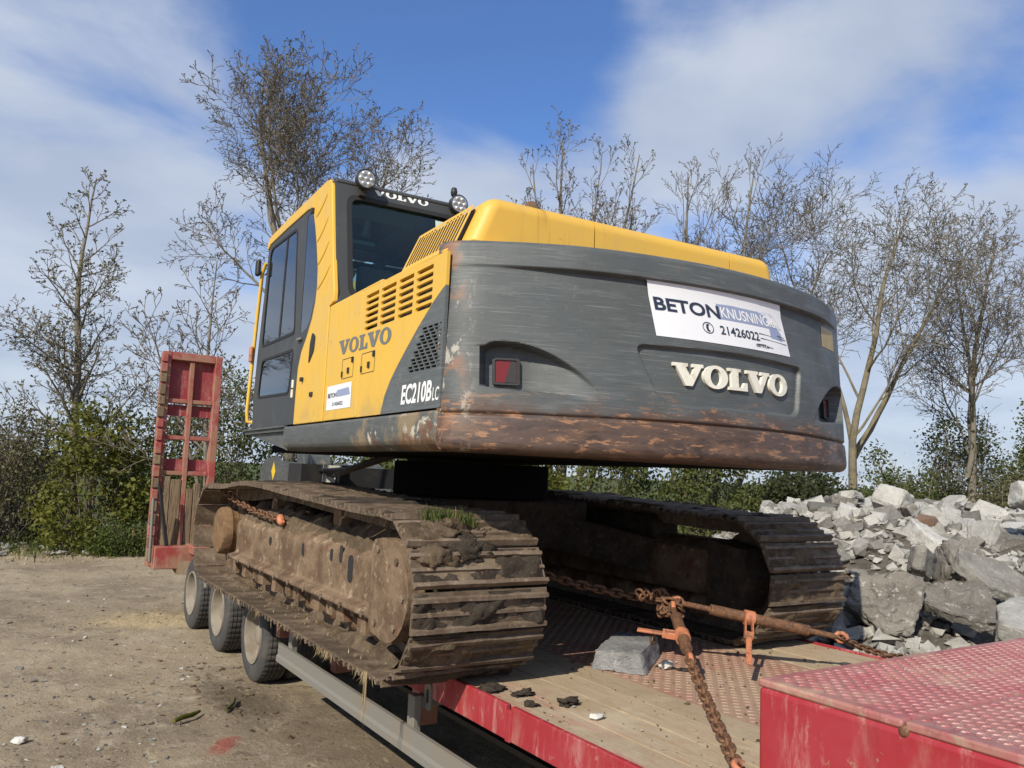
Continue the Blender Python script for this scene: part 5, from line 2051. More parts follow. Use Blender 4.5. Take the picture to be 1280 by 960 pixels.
def pebbles(name, x, y, z, size, mat, seed=1, flat=.6, tumble=.3):
    r_ = np.random.default_rng(seed)
    n = len(x)
    base = np.array([(1, 0, 0), (0, 1, 0), (-1, 0, 0), (0, -1, 0), (.5, .5, .9), (-.4, -.5, .8), (0, 0, -.7)])
    f = np.array([(0, 1, 4), (1, 2, 4), (2, 5, 4), (2, 3, 5), (3, 0, 5), (0, 4, 5), (1, 0, 6), (2, 1, 6), (3, 2, 6), (0, 3, 6)])
    b = base[None] * (1 + r_.uniform(-.45, .45, (n, 7, 1))) + r_.uniform(-.22, .22, (n, 7, 3))
    tx = r_.normal(0, tumble, n)[:, None]
    by0, bz0 = b[:, :, 1] * np.cos(tx) - b[:, :, 2] * np.sin(tx), b[:, :, 1] * np.sin(tx) + b[:, :, 2] * np.cos(tx)
    b = np.stack([b[:, :, 0], by0, bz0], -1)
    a = r_.uniform(0, 2 * PI, n)
    c, s = np.cos(a)[:, None], np.sin(a)[:, None]
    sz = np.asarray(size)[:, None]
    st_ = r_.uniform(.6, 1.4, (n, 1))
    bx, by, bz = b[:, :, 0] * st_, b[:, :, 1], b[:, :, 2] * flat
    v = np.stack([x[:, None] + sz * (bx * c - by * s), y[:, None] + sz * (bx * s + by * c), z[:, None] + sz * bz], -1).reshape(-1, 3)
    ff = (f[None] + (np.arange(n) * 7)[:, None, None]).reshape(-1, 3)
    return tag(link(name, npmesh(name, v, ff, mat)), kind='stuff')


n = 700
pebbles('deck_grit', r2.uniform(-1.12, 1.45, n), r2.uniform(-3.7, -1.2, n), np.full(n, .0), r2.gamma(1.4, .0017, n) + .001, MT['mud'], 3)
n = 350
pebbles('deck_chips', r2.uniform(-1.12, 1.45, n), r2.uniform(-3.7, -1.2, n), np.full(n, .001), r2.gamma(1.6, .0013, n) + .001, MT['conc'], 4)
n = 300
pebbles('platform_grit', r2.uniform(-1.0, 1.45, n), r2.uniform(-5.2, -3.85, n), np.full(n, .438), r2.gamma(1.6, .0011, n) + .0008, MT['conc'], 8)
# ------------------------------------------------------------------ concrete rubble
def hull_mesh(name, dims, seed, mat, npts=16):
    rr = random.Random(seed)
    bm = bmesh.new()
    for i in range(npts):
        q = [rr.uniform(-1, 1) for _ in range(3)]
        ax = rr.randrange(3)
        q[ax] = rr.choice((-1, 1)) * rr.uniform(.82, 1)
        if rr.random() < .5:
            a2 = (ax + 1) % 3
            q[a2] = rr.choice((-1, 1)) * rr.uniform(.75, 1)
        bm.verts.new((q[0] * dims[0], q[1] * dims[1], q[2] * dims[2]))
    ret = bmesh.ops.convex_hull(bm, input=bm.verts[:])
    bmesh.ops.delete(bm, geom=[g for g in ret['geom_interior'] if isinstance(g, bmesh.types.BMVert)], context='VERTS')
    bmesh.ops.dissolve_limit(bm, angle_limit=.22, verts=bm.verts[:], edges=bm.edges[:])
    bmesh.ops.bevel(bm, geom=bm.edges[:], offset=min(dims) * .09, segments=1, affect='EDGES')
    bmesh.ops.triangulate(bm, faces=bm.faces[:])
    bmesh.ops.subdivide_edges(bm, edges=[e for e in bm.edges if e.calc_length() > min(dims) * .5], cuts=1)
    from mathutils import noise as mn
    for v in bm.verts:
        v.co += v.co.normalized() * mn.noise(v.co * 9 + Vector((seed, 0, 0))) * min(dims) * .12
    me = bpy.data.meshes.new(name)
    bm.to_mesh(me)
    bm.free()
    me.materials.append(mat)
    return me


def slab_mesh(name, dims, seed, mat, rough=.014, nside=7):
    from mathutils import noise as mn
    rr = random.Random(seed)
    # the thinnest dimension is the slab's thickness
    ax = dims.index(min(dims))
    oth = [i for i in range(3) if i != ax]
    bm = bmesh.new()
    ph = rr.uniform(0, 6)
    for i in range(nside):
        a = 2 * PI * (i + rr.uniform(-.28, .28)) / nside + ph
        k = 1 / max(abs(math.cos(a)), abs(math.sin(a))) * rr.uniform(.80, 1.04)
        for s_ in (-1, 1):
            q = [0, 0, 0]
            kk = k * rr.uniform(.90, 1.04)
            q[oth[0]] = math.cos(a) * kk * dims[oth[0]] / 2
            q[oth[1]] = math.sin(a) * kk * dims[oth[1]] / 2
            q[ax] = s_ * dims[ax] / 2 * rr.uniform(.85, 1.1)
            bm.verts.new(q)
    ret = bmesh.ops.convex_hull(bm, input=bm.verts[:])
    bmesh.ops.dissolve_limit(bm, angle_limit=.18, verts=bm.verts[:], edges=bm.edges[:])
    bmesh.ops.bevel(bm, geom=bm.edges[:], offset=min(dims) * .08, segments=1, affect='EDGES')
    bmesh.ops.triangulate(bm, faces=bm.faces[:])
    for _ in range(4):
        es = [e for e in bm.edges if e.calc_length() > .045]
        if es:
            bmesh.ops.subdivide_edges(bm, edges=es, cuts=1)
            bmesh.ops.triangulate(bm, faces=[f for f in bm.faces if len(f.verts) > 3])
    o3 = Vector((rr.uniform(0, 90), rr.uniform(0, 90), rr.uniform(0, 90)))
    for v in bm.verts:
        n_ = Vector((v.co.x / dims[0], v.co.y / dims[1], v.co.z / dims[2])).normalized()
        k = mn.noise(v.co * 6 + o3) + mn.noise(v.co * 17 + o3) * .7 + mn.noise(v.co * 40 + o3) * .45
        v.co += n_ * k * rough
    me = bpy.data.meshes.new(name)
    bm.to_mesh(me)
    bm.free()
    me.materials.append(mat)
    shade(me, 26)
    return me


KINDS = {
    'conc': ('pale concrete chunk lying in the rubble heap', 'pale concrete chunks in the rubble heap', .60),
    'conc2': ('weathered grey-brown concrete chunk lying in the rubble heap', 'weathered concrete chunks in the rubble heap', .25),
    'conc3': ('dark broken chunk with pale aggregate lying in the rubble heap', 'dark aggregate chunks in the rubble heap', .11),
    'brickish': ('reddish brown broken brick lying in the rubble heap', 'broken bricks in the rubble heap', .04)}
VAR = {}
for kd in KINDS:
    VAR[kd] = []
    for i in range(7):
        dm = [(.5, .42, .28), (.5, .36, .16), (.5, .46, .36), (.5, .28, .2), (.5, .44, .11), (.5, .40, .09), (.5, .45, .3)][i]
        VAR[kd].append(hull_mesh('concrete_chunk', dm, 17 * i + len(kd) * 5, MT[kd], 15 + i))


def hz(x, y):
    return GZ - .02 + float(heap_h(x, y))


HAND = [  # (pixel-independent positions) x, y, size, dims, rot, material, label
    ((2.95, -1.62, .12), (.56, .24, .54), (-.42, .12, -1.0), 'conc3', 'large dark slab with white aggregate edges leaning at the foot of the heap'),
    ((2.45, -1.50, .02), (.50, .14, .15), (.25, -.75, .85), 'conc3', 'slim pale-edged shard leaning between the far track and the big dark slab'),
    ((3.35, -2.0, .17), (.60, .44, .11), (.70, .1, -1.1), 'conc3', 'smooth grey slab tilted right beside the big dark slab'),
    ((3.9, -2.0, .33), (.75, .46, .10), (.62, .30, -.6), 'conc2', 'second smooth grey slab with broken edge leaning behind the first'),
    ((3.05, -2.55, .13), (.72, .26, .13), (.12, -.25, .45), 'conc', 'long pale broken kerb piece at the right edge above the red platform'),
    ((6.0, .17, .84), (.50, .34, .36), (.3, .4, .2), 'conc', 'squarish pale block standing up on the crest of the heap'),
    ((6.0, -.05, .70), (.55, .5, .12), (.9, .1, .9), 'conc2', 'flat grey slab leaning against the crest block'),
    ((6.0, .96, .80), (1.15, .45, .10), (.05, .12, .75), 'conc2', 'long flat slab lying level on the crest left of the block'),
    ((6.1, .88, .90), (1.0, .40, .08), (-.06, .10, .6), 'conc', 'thin pale slab stacked on the level slab at the crest'),
    ((5.0, .03, .62), (.62, .46, .14), (.45, -.35, .4), 'conc', 'thick pale slab tipped forward below the crest'),
    ((6.2, -1.25, 1.02), (.34, .30, .30), (.2, .2, .9), 'conc', 'pale rounded boulder topping the crest near the right edge'),
    ((4.7, -1.0, .50), (.85, .24, .20), (.2, -.5, 1.2), 'conc', 'pale beam fragment lying slantwise in the middle of the heap'),
    ((3.9, -1.38, .38), (.55, .24, .22), (.1, .3, .35), 'conc2', 'oblong weathered block resting right of the big dark slab'),
    ((4.3, -1.5, .44), (.42, .36, .3), (.2, .5, 1.5), 'conc3', 'dark rounded chunk above the oblong weathered block')]
spots_taken = []
for i, (c, d, r, kd, lab) in enumerate(HAND):
    me = slab_mesh('concrete_chunk', list(d), 100 + i, MT[kd], .045 if kd == 'conc3' else .018)
    o = link('concrete_chunk', me, loc=c)
    o.rotation_euler = r
    tag(o, lab, 'concrete chunk')
    spots_taken.append((c[0], c[1], max(d) * .45))
ADJ = {'conc': 'pale', 'conc2': 'weathered', 'conc3': 'dark pale-flecked', 'brickish': 'reddish'}
FORM = ['blocky lump', 'flattish piece', 'chunky cube', 'stubby bar', 'thin slab', 'broken plate', 'thick lump']
NEAR = ['the large dark slab', 'the slim shard', 'the smooth slab', 'the second smooth slab', 'the long pale kerb piece', 'the crest block', 'the leaning crest slab',
        'the long level crest slab', 'the stacked crest slab', 'the tipped pale slab', 'the crest boulder', 'the slantwise beam', 'the oblong weathered block', 'the dark rounded chunk']
seen = {}


def describe(kd, me, s, x, y):
    size = 'tiny' if s < .17 else 'small' if s < .22 else 'middling' if s < .29 else 'big' if s < .38 else 'very big'
    f = FORM[VAR[kd].index(me)]
    dd = sorted((math.hypot(x - c[0][0], y - c[0][1]), i) for i, c in enumerate(HAND))
    i = dd[0][1]
    c = HAND[i][0]
    right = (x - c[0]) * CR.x + (y - c[1]) * CR.y
    deep = (x - c[0]) * CF.x + (y - c[1]) * CF.y
    if dd[0][0] < .7:
        rel = 'beside'
    elif abs(right) > abs(deep):
        rel = 'right of' if right > 0 else 'left of'
    else:
        rel = 'uphill behind' if deep > 0 else 'downhill in front of'
    far_ = '' if dd[0][0] < 1.4 else 'well '
    lab = '%s %s %s %s%s %s' % (size, ADJ[kd], f, far_ if rel != 'beside' else '', rel, NEAR[i])
    return lab


names = list(KINDS)
wts = [KINDS[k][2] for k in names]
count = 0
tries = 0
RR_ = random.Random(21)
while count < 284 and tries < 12000:
    tries += 1
    u = RR_.random()
    x = 1.75 + 8.6 * u ** 1.2
    y = RR_.uniform(-4.2, 5.5)
    ang = math.degrees(math.atan2(x - CAMPOS.x, y - CAMPOS.y))
    if not 45 < ang < 66:
        continue
    if heap_h(x, y) < .3:
        continue
    s = RR_.choice((.13, .15, .18, .2, .23, .27, .32, .40)) * (.75 + .05 * x)
    if x < 2.6:
        s *= .62
    if any((x - a) ** 2 + (y - b) ** 2 < (s * .24 + c_) ** 2 for a, b, c_ in spots_taken):
        continue
    spots_taken.append((x, y, s * .30))
    kd = RR_.choices(names, wts)[0]
    o = bpy.data.objects.new('concrete_chunk', RR_.choice(VAR[kd]))
    COL.objects.link(o)
    if kd == 'brickish':
        s *= .55
    o.scale = (s, s * RR_.uniform(.8, 1.15), s * RR_.uniform(.85, 1.2))
    o.rotation_euler = (RR_.gauss(0, .38), RR_.gauss(0, .38), RR_.uniform(0, 6.28))
    o.location = (x, y, hz(x, y) + s * .10)
    tag(o, describe(kd, o.data, s, x, y), 'concrete chunk', KINDS[kd][1])
    count += 1
by_label = {}
for o in list(COL.objects):
    if o.name.startswith('concrete_chunk'):
        by_label.setdefault(o['label'], []).append(o)
for lab, obs in by_label.items():
    if len(obs) > 1:
        obs.sort(key=lambda o: (o.location - CAMPOS).length)
        for i, o in enumerate(obs):
            o['label'] = ('nearest', 'second nearest', 'third nearest', 'fourth nearest', 'fifth nearest', 'sixth nearest')[min(i, 5)] + ' ' + lab
# smaller broken pieces, past counting
n = 11000
x = 1.52 + 10 * r2.uniform(0, 1, n) ** 1.3
y = r2.uniform(-4.5, 8, n)
h = heap_h(x, y)
ok = h > .12
x, y, h = x[ok], y[ok], h[ok]
s = np.clip(r2.gamma(1.7, .024, len(x)), .01, .15)
pebbles('small_rubble', x, y, GZ - .01 + h + s * .15, s, MT['conc'], 12, .75, .9)
n = 3000
x = 1.52 + 9 * r2.uniform(0, 1, n) ** 1.3
y = r2.uniform(-4.5, 8, n)
h = heap_h(x, y)
ok = h > .12
x, y, h = x[ok], y[ok], h[ok]
s = np.clip(r2.gamma(2.0, .024, len(x)), .012, .14)
pebbles('small_rubble', x, y, GZ - .01 + h + s * .15, s, MT['conc2'], 13, .75, .9)
n = 1400
x = 1.50 + r2.gamma(1.3, .28, n)
y = r2.uniform(-4.5, 0, n)
s = np.clip(r2.gamma(1.6, .012, n), .006, .06)
pebbles('small_rubble', x, y, GZ - .01 + heap_h(x, y) + s * .15, s, MT['conc2'], 14, .75, .9)
# ------------------------------------------------------------------ trees
class TreeGen:
    def __init__(s, seed):
        s.r = random.Random(seed)
        s.trunk = MB()
        s.twigv, s.twigf = [], []
        s.nv = 0
        s.buds = []

    def tube(s, mb, pts, rads, n):
        vs = []
        k = len(pts)
        u = None
        for i in range(k):
            t_ = (pts[min(i + 1, k - 1)] - pts[max(i - 1, 0)]).normalized()
            if u is None:
                a = Vector((1, 0, 0)) if abs(t_.x) < .8 else Vector((0, 1, 0))
                u = t_.cross(a).normalized()
            else:
                u = (u - t_ * u.dot(t_)).normalized()
            b = t_.cross(u)
            for j in range(n):
                th = 2 * PI * j / n
                vs.append(pts[i] + u * (math.cos(th) * rads[i]) + b * (math.sin(th) * rads[i]))
        fs = [(i * n + j, i * n + (j + 1) % n, (i + 1) * n + (j + 1) % n, (i + 1) * n + j) for i in range(k - 1) for j in range(n)]
        if mb is not None:
            mb.add(vs, fs)
        else:
            o = s.nv
            s.twigv.extend((v.x, v.y, v.z) for v in vs)
            s.twigf.extend((a + o, b + o, c + o, d + o) for a, b, c, d in fs)
            s.nv += len(vs)

    def grow(s, p, d, ln, rad, lev, P):
        r = s.r
        nseg = P['seg'][lev]
        pts, rads = [p.copy()], [rad]
        d = d.normalized()
        step = ln / nseg
        tip = P['tip'][lev]
        for i in range(nseg):
            w_ = P['wob'][lev]
            d = (d + Vector((r.uniform(-w_, w_), r.uniform(-w_, w_), r.uniform(-w_, w_) * .7 + P['trop'][lev]))).normalized()
            p = p + d * step
            pts.append(p.copy())
            rads.append(rad + (tip * rad - rad) * (i + 1) / nseg)
        s.tube(s.trunk if lev < 2 else None, pts, [max(q, P['minr']) for q in rads], (9, 6, 4, 3, 3)[lev])
        if lev >= P['levels']:
            for _ in range(P['buds']):
                k = r.uniform(.15, 1) * nseg
                i = min(int(k), nseg - 1)
                s.buds.append((pts[i].lerp(pts[i + 1], k - i), d))
            return
        nc = P['nch'][lev]
        if lev > 0:
            nc = max(2, int(round(nc * min(1.6, ln / P['ref'][lev]))))
        base_az = r.uniform(0, 6.28)
        for c in range(nc):
            lo = P['lo'][lev]
            t_ = lo + (1 - lo) * ((c + r.uniform(.1, .9)) / nc)
            k = t_ * nseg
            i = min(int(k), nseg - 1)
            q = pts[i].lerp(pts[i + 1], k - i)
            dd = (pts[i + 1] - pts[i]).normalized()
            az = base_az + c * 2.4 + r.uniform(-.5, .5)
            a = Vector((1, 0, 0)) if abs(dd.x) < .7 else Vector((0, 1, 0))
            u = dd.cross(a).normalized()
            b = dd.cross(u)
            ang = math.radians(r.gauss(P['ang'][lev] - P['angt'][lev] * t_, 8))
            nd = dd * math.cos(ang) + (u * math.cos(az) + b * math.sin(az)) * math.sin(ang)
            if lev == 0:
                l2 = P['limb'](t_) * r.uniform(.8, 1.15)
            else:
                l2 = ln * P['lf'][lev] * (1.15 - .55 * t_) * r.uniform(.7, 1.25)
            rb = rads[i] * min(.72, P['rf'][lev])
            s.grow(q, nd, l2, rb, lev + 1, P)


def make_tree(label, x, y, P, seed, barkm='bark', budm='bud', stems=None, group=None):
    g = TreeGen(seed)
    for (dx, dy, d, ln, rad, *z0) in stems:
        g.grow(Vector((dx, dy, z0[0] if z0 else -.1)), Vector(d), ln, rad, 0, P)
    root = empty('bare_tree', label, 'tree', (x, y, GZ), 0, group)
    g.trunk.build('trunk', MT[barkm], root, smooth=70)
    v = np.array(g.twigv)
    n = len(g.buds)
    pos = np.array([tuple(b[0]) for b in g.buds])
    r_ = np.random.default_rng(seed)
    a = r_.normal(0, 1, (n, 3))
    a /= np.linalg.norm(a, axis=1)[:, None]
    a[:, 2] = np.abs(a[:, 2]) * .6 + .1
    b = np.cross(a, r_.normal(0, 1, (n, 3)))
    b /= np.linalg.norm(b, axis=1)[:, None]
    sz = (P['leaf'] * r_.uniform(.55, 1.3, n))[:, None]
    q = np.stack([pos, pos + a * sz * .55 + b * sz * .30, pos + a * sz, pos + a * sz * .5 - b * sz * .30], 1).reshape(-1, 3)
    f = np.concatenate([np.array(g.twigf), np.arange(n * 4).reshape(n, 4) + len(v)])
    mi = np.concatenate([np.zeros(len(g.twigf)), np.ones(n)])
    link('crown', npmesh('crown', np.concatenate([v, q]), f, [MT['twig'] if barkm == 'bark' else MT['bark'], MT[budm]], False, mi), root)
    return root


BASE = dict(levels=4, seg=(14, 8, 6, 4, 3), wob=(.05, .14, .2, .25, .3), trop=(.03, .05, .05, .04, .03), tip=(.12, .2, .3, .5, .7), minr=.0055,
            nch=(18, 7, 6, 3), ref=(1, 1.5, .8, .4), lo=(.28, .18, .15, .15), ang=(62, 50, 45, 42), angt=(22, 10, 0, 0), lf=(0, .5, .52, .55), rf=(.45, .5, .55, .6), buds=4, leaf=.075)


def P_(**k):
    d = dict(BASE)
    d.update(k)
    return d


# slender tree at the left edge
make_tree('slender bare tree rising above the yellow-green bush at left', -1.62, 12.6,
          P_(nch=(28, 8, 7, 4), limb=lambda t: 1.65 * (1 - t) ** .7 + .35, lo=(.22, .15, .15, .15), buds=2, leaf=.062, wob=(.07, .16, .22, .28, .3)), 5, 'bark', 'budgreen',
          [(0, 0, (-.08, -.02, 1), 7.7, .115)])
# big forked tree behind the cab
make_tree('tall spreading bare tree standing behind the excavator cab', 2.45, 11.5,
          P_(nch=(9, 7, 6, 3), limb=lambda t: 3.4 * (1 - t) ** .5 + .6, lo=(.42, .32, .25, .2), wob=(.12, .2, .25, .3, .3), ang=(57, 50, 45, 42), buds=3, leaf=.046, lf=(0, .52, .45, .5)), 8, 'bark', 'bud',
          [(0, 0, (-.08, 0, 1), 10.3, .14), (.1, .0, (.20, 0.05, 1), 6.6, .10, 3.2), (.0, .0, (-.30, 0.05, 1), 5.6, .08, 3.6)])
make_tree('low bare tree with fine twigs left of the cab, below the tall one', .25, 9.6,
          P_(nch=(16, 7, 6, 3), limb=lambda t: 1.5 * (1 - t) ** .6 + .3, lo=(.35, .15, .15, .15), buds=2, leaf=.045, ang=(58, 50, 45, 42)), 13, 'bark', 'bud',
          [(0, 0, (-.03, 0, 1), 5.5, .07), (.2, .1, (-.22, 0, 1), 4.8, .05)])
# ash-like trees over the hood: fans of upright stems
make_tree('bare tree with upright fan of branches rising behind the yellow hood', 8.7, 10.4,
          P_(nch=(8, 6, 5, 2), limb=lambda t: 2.6 * (1 - t) ** .6 + .5, lo=(.48, .25, .15, .15), ang=(32, 28, 32, 36), angt=(6, 0, 0, 0), trop=(.03, .08, .07, .05, .03), buds=2, leaf=.055), 17, 'bark', 'bud',
          [(0, 0, (-.01, .01, 1), 10.8, .12), (.1, -.05, (.11, -.07, 1), 10.3, .11), (-.1, .05, (-.13, .09, 1), 9.7, .11), (.15, -.1, (.22, -.15, 1), 9.0, .09), (.0, .1, (.05, -.02, 1), 9.8, .08)])
make_tree('broad bare tree with arching limbs right of the upright one over the hood', 11.6, 8.6,
          P_(nch=(8, 6, 5, 2), limb=lambda t: 3.2 * (1 - t) ** .6 + .6, lo=(.42, .25, .15, .15), ang=(40, 32, 36, 38), angt=(10, 0, 0, 0), trop=(.0, .05, .05, .04, .03), buds=1, leaf=.045), 23, 'bark', 'bud',
          [(0, 0, (-.06, .05, 1), 9.6, .13), (.1, -.05, (.10, -.07, 1), 9.6, .12), (.15, -.1, (.26, -.18, 1), 8.6, .10), (-.1, .1, (-.22, .15, 1), 8.6, .09)])
# two on the right
make_tree('forked tree with mossy yellow-brown trunk just right of the counterweight', 14.0, 6.1,
          P_(nch=(9, 7, 6, 3), limb=lambda t: 3.2 * (1 - t) ** .55 + .6, lo=(.34, .32, .22, .2), ang=(44, 44, 45, 42), angt=(8, 8, 0, 0), trop=(.03, .07, .05, .03, .02), wob=(.12, .18, .24, .28, .3), buds=2, leaf=.044, lf=(0, .52, .45, .5)), 31, 'mossbark', 'bud',
          [(0, 0, (-.04, .02, 1), 8.6, .125), (.03, 0, (.42, -.34, 1), 5.6, .085, 2.5), (-.02, 0, (-.20, .14, 1), 6.2, .06, 2.9)])
make_tree('tree with dark twisted branches at the right edge behind the rubble', 17.2, 5.2,
          P_(nch=(12, 7, 6, 3), limb=lambda t: 2.6 * (1 - t) ** .55 + .5, lo=(.30, .28, .22, .2), ang=(58, 50, 45, 42), wob=(.13, .22, .26, .28, .3), buds=2, leaf=.044), 37, 'bark', 'bud',
          [(0, 0, (.02, 0, 1), 8.7, .125), (.1, -.05, (.10, -.12, 1), 6.0, .075, 2.2)])

make_tree('bare tree just beyond the left edge of the view, mirrored in the cab door glass', -5.2, 16.0,
          P_(nch=(12, 7, 5, 3), limb=lambda t: 2.2 * (1 - t) ** .6 + .4, lo=(.30, .25, .2, .2), buds=2, leaf=.05), 43, 'bark', 'bud', [(0, 0, (-.05, 0, 1), 9.5, .2)])


# ------------------------------------------------------------------ bushes
def bush(label, x, y, rx, ry_, h, mat, n, seed, leaf=.075, group=None, stems=26, nclump=60, name='bush', cat='bush', hollow=.55, twigm='twig'):
    r_ = np.random.default_rng(seed)
    root = empty(name, label, cat, (x, y, GZ), 0, group)
    # clump centres in a dome, denser outside
    th = r_.uniform(0, 2 * PI, nclump)
    rad = r_.uniform(hollow ** 2, 1, nclump) ** .5
    zz = r_.uniform(0.03, 1, nclump) ** .8
    w_ = np.sqrt(np.clip(1 - (zz * .92) ** 2.6, 0.03, 1)) * (.8 + .35 * r_.uniform(0, 1, nclump))
    cc = np.stack([rx * rad * w_ * np.cos(th), ry_ * rad * w_ * np.sin(th), h * zz * (.8 + .3 * r_.uniform(0, 1, nclump))], 1)
    k = r_.integers(0, nclump, n)
    sp = r_.uniform(.12, .30, nclump)[k][:, None] * min(1.3, .45 + .35 * max(rx, ry_))
    p = cc[k] + r_.normal(0, 1, (n, 3)) * sp * [1, 1, .9]
    p[:, 2] = np.abs(p[:, 2]) + .02
    a = r_.normal(0, 1, (n, 3))
    a /= np.linalg.norm(a, axis=1)[:, None]
    b = np.cross(a, r_.normal(0, 1, (n, 3)))
    b /= np.linalg.norm(b, axis=1)[:, None]
    s = (leaf * r_.uniform(.5, 1.3, n))[:, None]
    v = np.stack([p - a * s * .5, p + b * s * .32, p + a * s * .55, p - b * s * .32], 1).reshape(-1, 3)
    f = np.arange(n * 4).reshape(n, 4)
    link('foliage', npmesh('foliage', v, f, MT[mat]), root)
    mb = MB()
    rr = random.Random(seed)
    for i in range(stems):
        q = Vector(cc[rr.randrange(nclump)])
        q = q * rr.uniform(.85, 1.2)
        b0 = Vector((q.x * .25 + rr.uniform(-.1, .1), q.y * .25, -.05))
        m1 = b0.lerp(q, .5) + Vector((rr.uniform(-.12, .12), rr.uniform(-.12, .12), .12 * h))
        mb.tube([b0, m1, q], [.016, .011, .005], 5, cap=False)
        for _ in range(5):
            st_ = m1.lerp(q, rr.uniform(0, 1))
            e = st_ + Vector((rr.uniform(-.35, .35), rr.uniform(-.35, .35), rr.uniform(.05, .45)))
            mb.tube([st_, (st_ + e) / 2 + Vector((0, 0, .03)), e], [.006, .005, .004], 3, cap=False)
    mb.build('stems', MT[twigm], root, smooth=80)
    return root


LG = 'dense green bushes of the hedge behind the yard'
bush('yellow-green leafy bush under the slender tree', -1.25, 12.0, 1.05, .9, 2.45, 'leaf_yellow', 7500, 2, .095, stems=30, nclump=75)
bush('brownish bramble thicket at the left edge of the yard', -3.05, 12.9, 1.3, .9, 2.3, 'leaf_brown', 7000, 3, .07, stems=90, nclump=60)
bush('low dark green nettle patch at the foot of the yellow-green bush', -.75, 11.1, .75, .4, .42, 'grass', 4200, 4, .06, stems=6, nclump=40, name='nettle_patch')
bush('olive green bush with bare tips behind the brambles', -2.35, 13.8, 1.3, .8, 2.5, 'leaf_brown', 4600, 5, .075, stems=60, nclump=60)
bush('tall green bush seen through the raised red ramp', .05, 12.9, .95, .9, 2.6, 'leaf_green', 6000, 6, .085, stems=40, nclump=75)
bush('tall green bush between the ramp and the cab', 1.05, 12.4, .75, .9, 3.7, 'leaf_green', 6500, 7, .08, stems=40, nclump=85)
bush('green bush filling the hedge behind the cab', 2.8, 12.3, 1.2, 1.0, 3.0, 'leaf_green', 7000, 9, .085, stems=30)
bush('olive bush far left beyond the brambles', -5.6, 13.4, 1.6, 1.0, 2.5, 'leaf_brown', 5000, 10, .08, stems=60)
for i, (x, y, rx, h, mt) in enumerate(((4.9, 11.4, 1.35, 2.9, 'leaf_green'), (7.0, 10.0, 1.35, 2.8, 'leaf_yellow'), (9.0, 8.7, 1.35, 3.0, 'leaf_green'), (10.8, 7.4, 1.25, 2.8, 'leaf_green'), (12.5, 6.3, 1.1, 2.3, 'leaf_dark'))):
    bush(('green hedge bush farthest left under the counterweight', 'yellowish hedge bush second from left under the counterweight', 'green hedge bush in the middle of the gap under the counterweight', 'green hedge bush behind the rubble crest, under the right half of the counterweight', 'dark hedge bush at the right end of the gap, beside the mossy trunk')[i], x, y, rx, 1.0, h, mt, 11000, 40 + i, .09, 'hedge bushes seen under the counterweight', stems=30, nclump=80)
bush('thin twiggy grey-green bush behind the rubble, right of the mossy trunk', 15.2, 5.6, 1.6, 1.0, 2.4, 'leaf_green', 10500, 50, .08, stems=110, nclump=50)
bush('tall dark twiggy thicket around the right-hand tree', 17.6, 5.5, 1.3, .9, 3.7, 'leaf_dark', 7500, 51, .08, stems=110, nclump=70)
bush('dense dark green thicket at the right edge behind the rubble', 18.6, 3.8, 1.5, 1.1, 3.6, 'leaf_green', 10000, 52, .085, stems=70, nclump=85)
bush('dark green bush beyond the right edge of the rubble', 19.5, 1.5, 1.5, 1.1, 3.8, 'leaf_dark', 8000, 53, .085, stems=60, nclump=75)
bush('greenish brown hedge bush behind the rubble between the two right-hand trees', 16.6, 3.4, 1.5, .9, 2.2, 'leaf_brown', 9000, 55, .08, stems=90, nclump=70)
bush('low green hedge bush behind the boulder on the rubble crest', 18.0, 1.2, 1.5, .9, 2.1, 'leaf_green', 9000, 56, .08, stems=50, nclump=70)
bush('low yellow-flowering bush behind the rubble crest', 15.8, 3.1, .8, .5, 1.75, 'leaf_yellow', 3500, 54, .08, stems=30)

# ------------------------------------------------------------------ yard litter
def gz(x, y):
    h = GZ + .05 * (fbm(x * .9, y * .9, 1, 4) - .5) + .045 * (fbm(x * 4, y * 4, 9, 4) - .5) + .018 * (fbm(x * 13, y * 13, 19, 2) - .5)
    return h + .22 * np.exp(-((y - 12.2 + .1 * x) / .9) ** 2) * fbm(x * 1.2, y * 1.2, 31, 3) * (x < 1)


n = 5200
d = 3.2 + 13 * r2.uniform(0, 1, n) ** 1.8
an = r2.uniform(-.16, .30, n)
x, y = CAMPOS.x + d * np.sin(an), CAMPOS.y + d * np.cos(an) + 1.5
s = np.clip(r2.gamma(1.3, .0048, n), .002, .035)
k = n * 3 // 4
pebbles('gravel', x[:k], y[:k], gz(x[:k], y[:k]), s[:k], MT['conc2'], 31, .55)
pebbles('gravel', x[k:], y[k:], gz(x[k:], y[k:]), s[k:] * 1.1, MT['conc'], 32, .55)
n = 1300
d = 3.2 + 12 * r2.uniform(0, 1, n) ** 1.7
an = r2.uniform(-.16, .30, n)
x, y = CAMPOS.x + d * np.sin(an), CAMPOS.y + d * np.cos(an) + 1.5
pebbles('soil_crumbs', x, y, gz(x, y), np.clip(r2.gamma(1.4, .006, n), .003, .03), MT['mud'], 33, .4)
x, y = r2.normal(-1.35, .22, 420), r2.normal(1.2, .7, 420)
pebbles('soil_crumbs', x, y, gz(x, y), np.clip(r2.gamma(1.5, .006, 420), .003, .03), MT['mud'], 34, .5)
n = 1500
x, y = r2.uniform(-4.5, 0, n), r2.uniform(-1, 11.5, n)
tag(blades('straw_litter', np.stack([x, y, gz(x, y) + .004], 1), .06, MT['straw'], .0022, 1.7, None, .95, .25, 7), kind='stuff')
n = 900
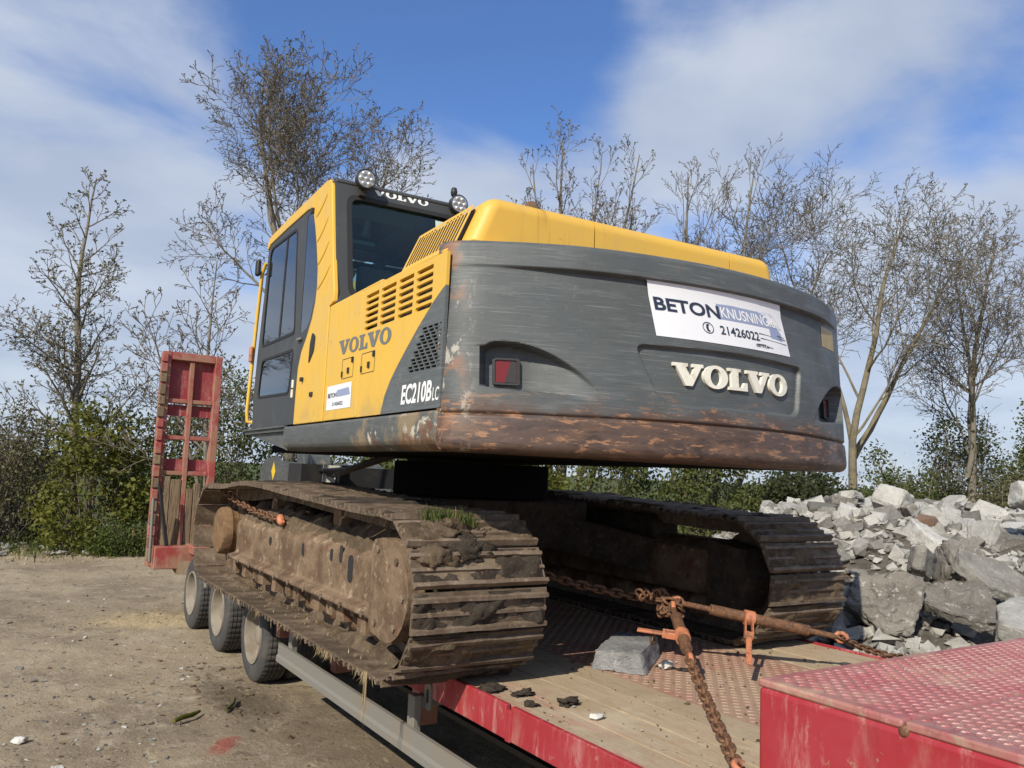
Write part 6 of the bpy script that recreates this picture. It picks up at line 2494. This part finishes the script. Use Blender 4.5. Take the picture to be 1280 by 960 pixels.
x, y = r2.normal(-1.5, .42, n), r2.normal(4.7, .32, n)
tag(blades('straw_litter', np.stack([x, y, gz(x, y) + .004], 1), .07, MT['straw'], .003, 1.7, None, .95, .25, 9), kind='stuff')
n = 5200
x = r2.uniform(-7, 2.5, n)
y = 12.0 - .1 * x + r2.normal(0, .55, n)
tag(blades('bank_grass', np.stack([x, y, gz(x, y)], 1), .17, MT['grass'], .010, .9, None, .5, 1.0, 11), kind='stuff')
n = 1500
x = r2.uniform(-7, 2.5, n)
y = 11.2 - .1 * x + r2.normal(0, .5, n)
tag(blades('bank_straw', np.stack([x, y, gz(x, y)], 1), .12, MT['straw'], .008, 1.2, None, .8, .6, 12), kind='stuff')
n = 110
x = r2.uniform(-4.2, -1.0, n)
y = 11.6 - .1 * x + r2.normal(0, .35, n)
pebbles('bank_stones', x, y, gz(x, y) + .02, np.clip(r2.gamma(2, .025, n), .02, .12), MT['conc2'], 35, .7)


def stick(pts, r, mat, label):
    return tag(MB().tube(pts, [r * .8] + [r] * (len(pts) - 2) + [r * .6], 8).build('stick', MT[mat], smooth=60), label, 'stick')


stick([(-1.93, .60, -.775), (-1.86, .66, -.772), (-1.79, .70, -.775), (-1.72, .78, -.78)], .018, 'leaf_yellow', 'short moss-covered stick lying on the yard left of the trailer')
stick([(-1.55, .72, -.775), (-1.47, .84, -.77), (-1.42, .98, -.775)], .016, 'leaf_brown', 'second mossy stick lying closer to the trailer')
tag(MB().box((-.42, 11.3, GZ + .36), (.10, .10, .78), Matrix.Rotation(.12, 3, 'Y')).build('fence_post', MT['rampwood'], bevel=.01), 'grey weathered post leaning beside the raised ramp', 'post')
tag(MB().box((-.62, 11.45, GZ + .22), (.09, .09, .55), Matrix.Rotation(-.1, 3, 'Y')).build('fence_post', MT['rampwood'], bevel=.01), 'short grey post stub left of the leaning post', 'post')
tag(MB().bar((-.75, 11.35, GZ + .30), (-.15, 11.5, GZ + .38), .04, .12).build('board', MT['rampwood'], bevel=.006), 'grey board fixed across the two posts by the ramp', 'board')
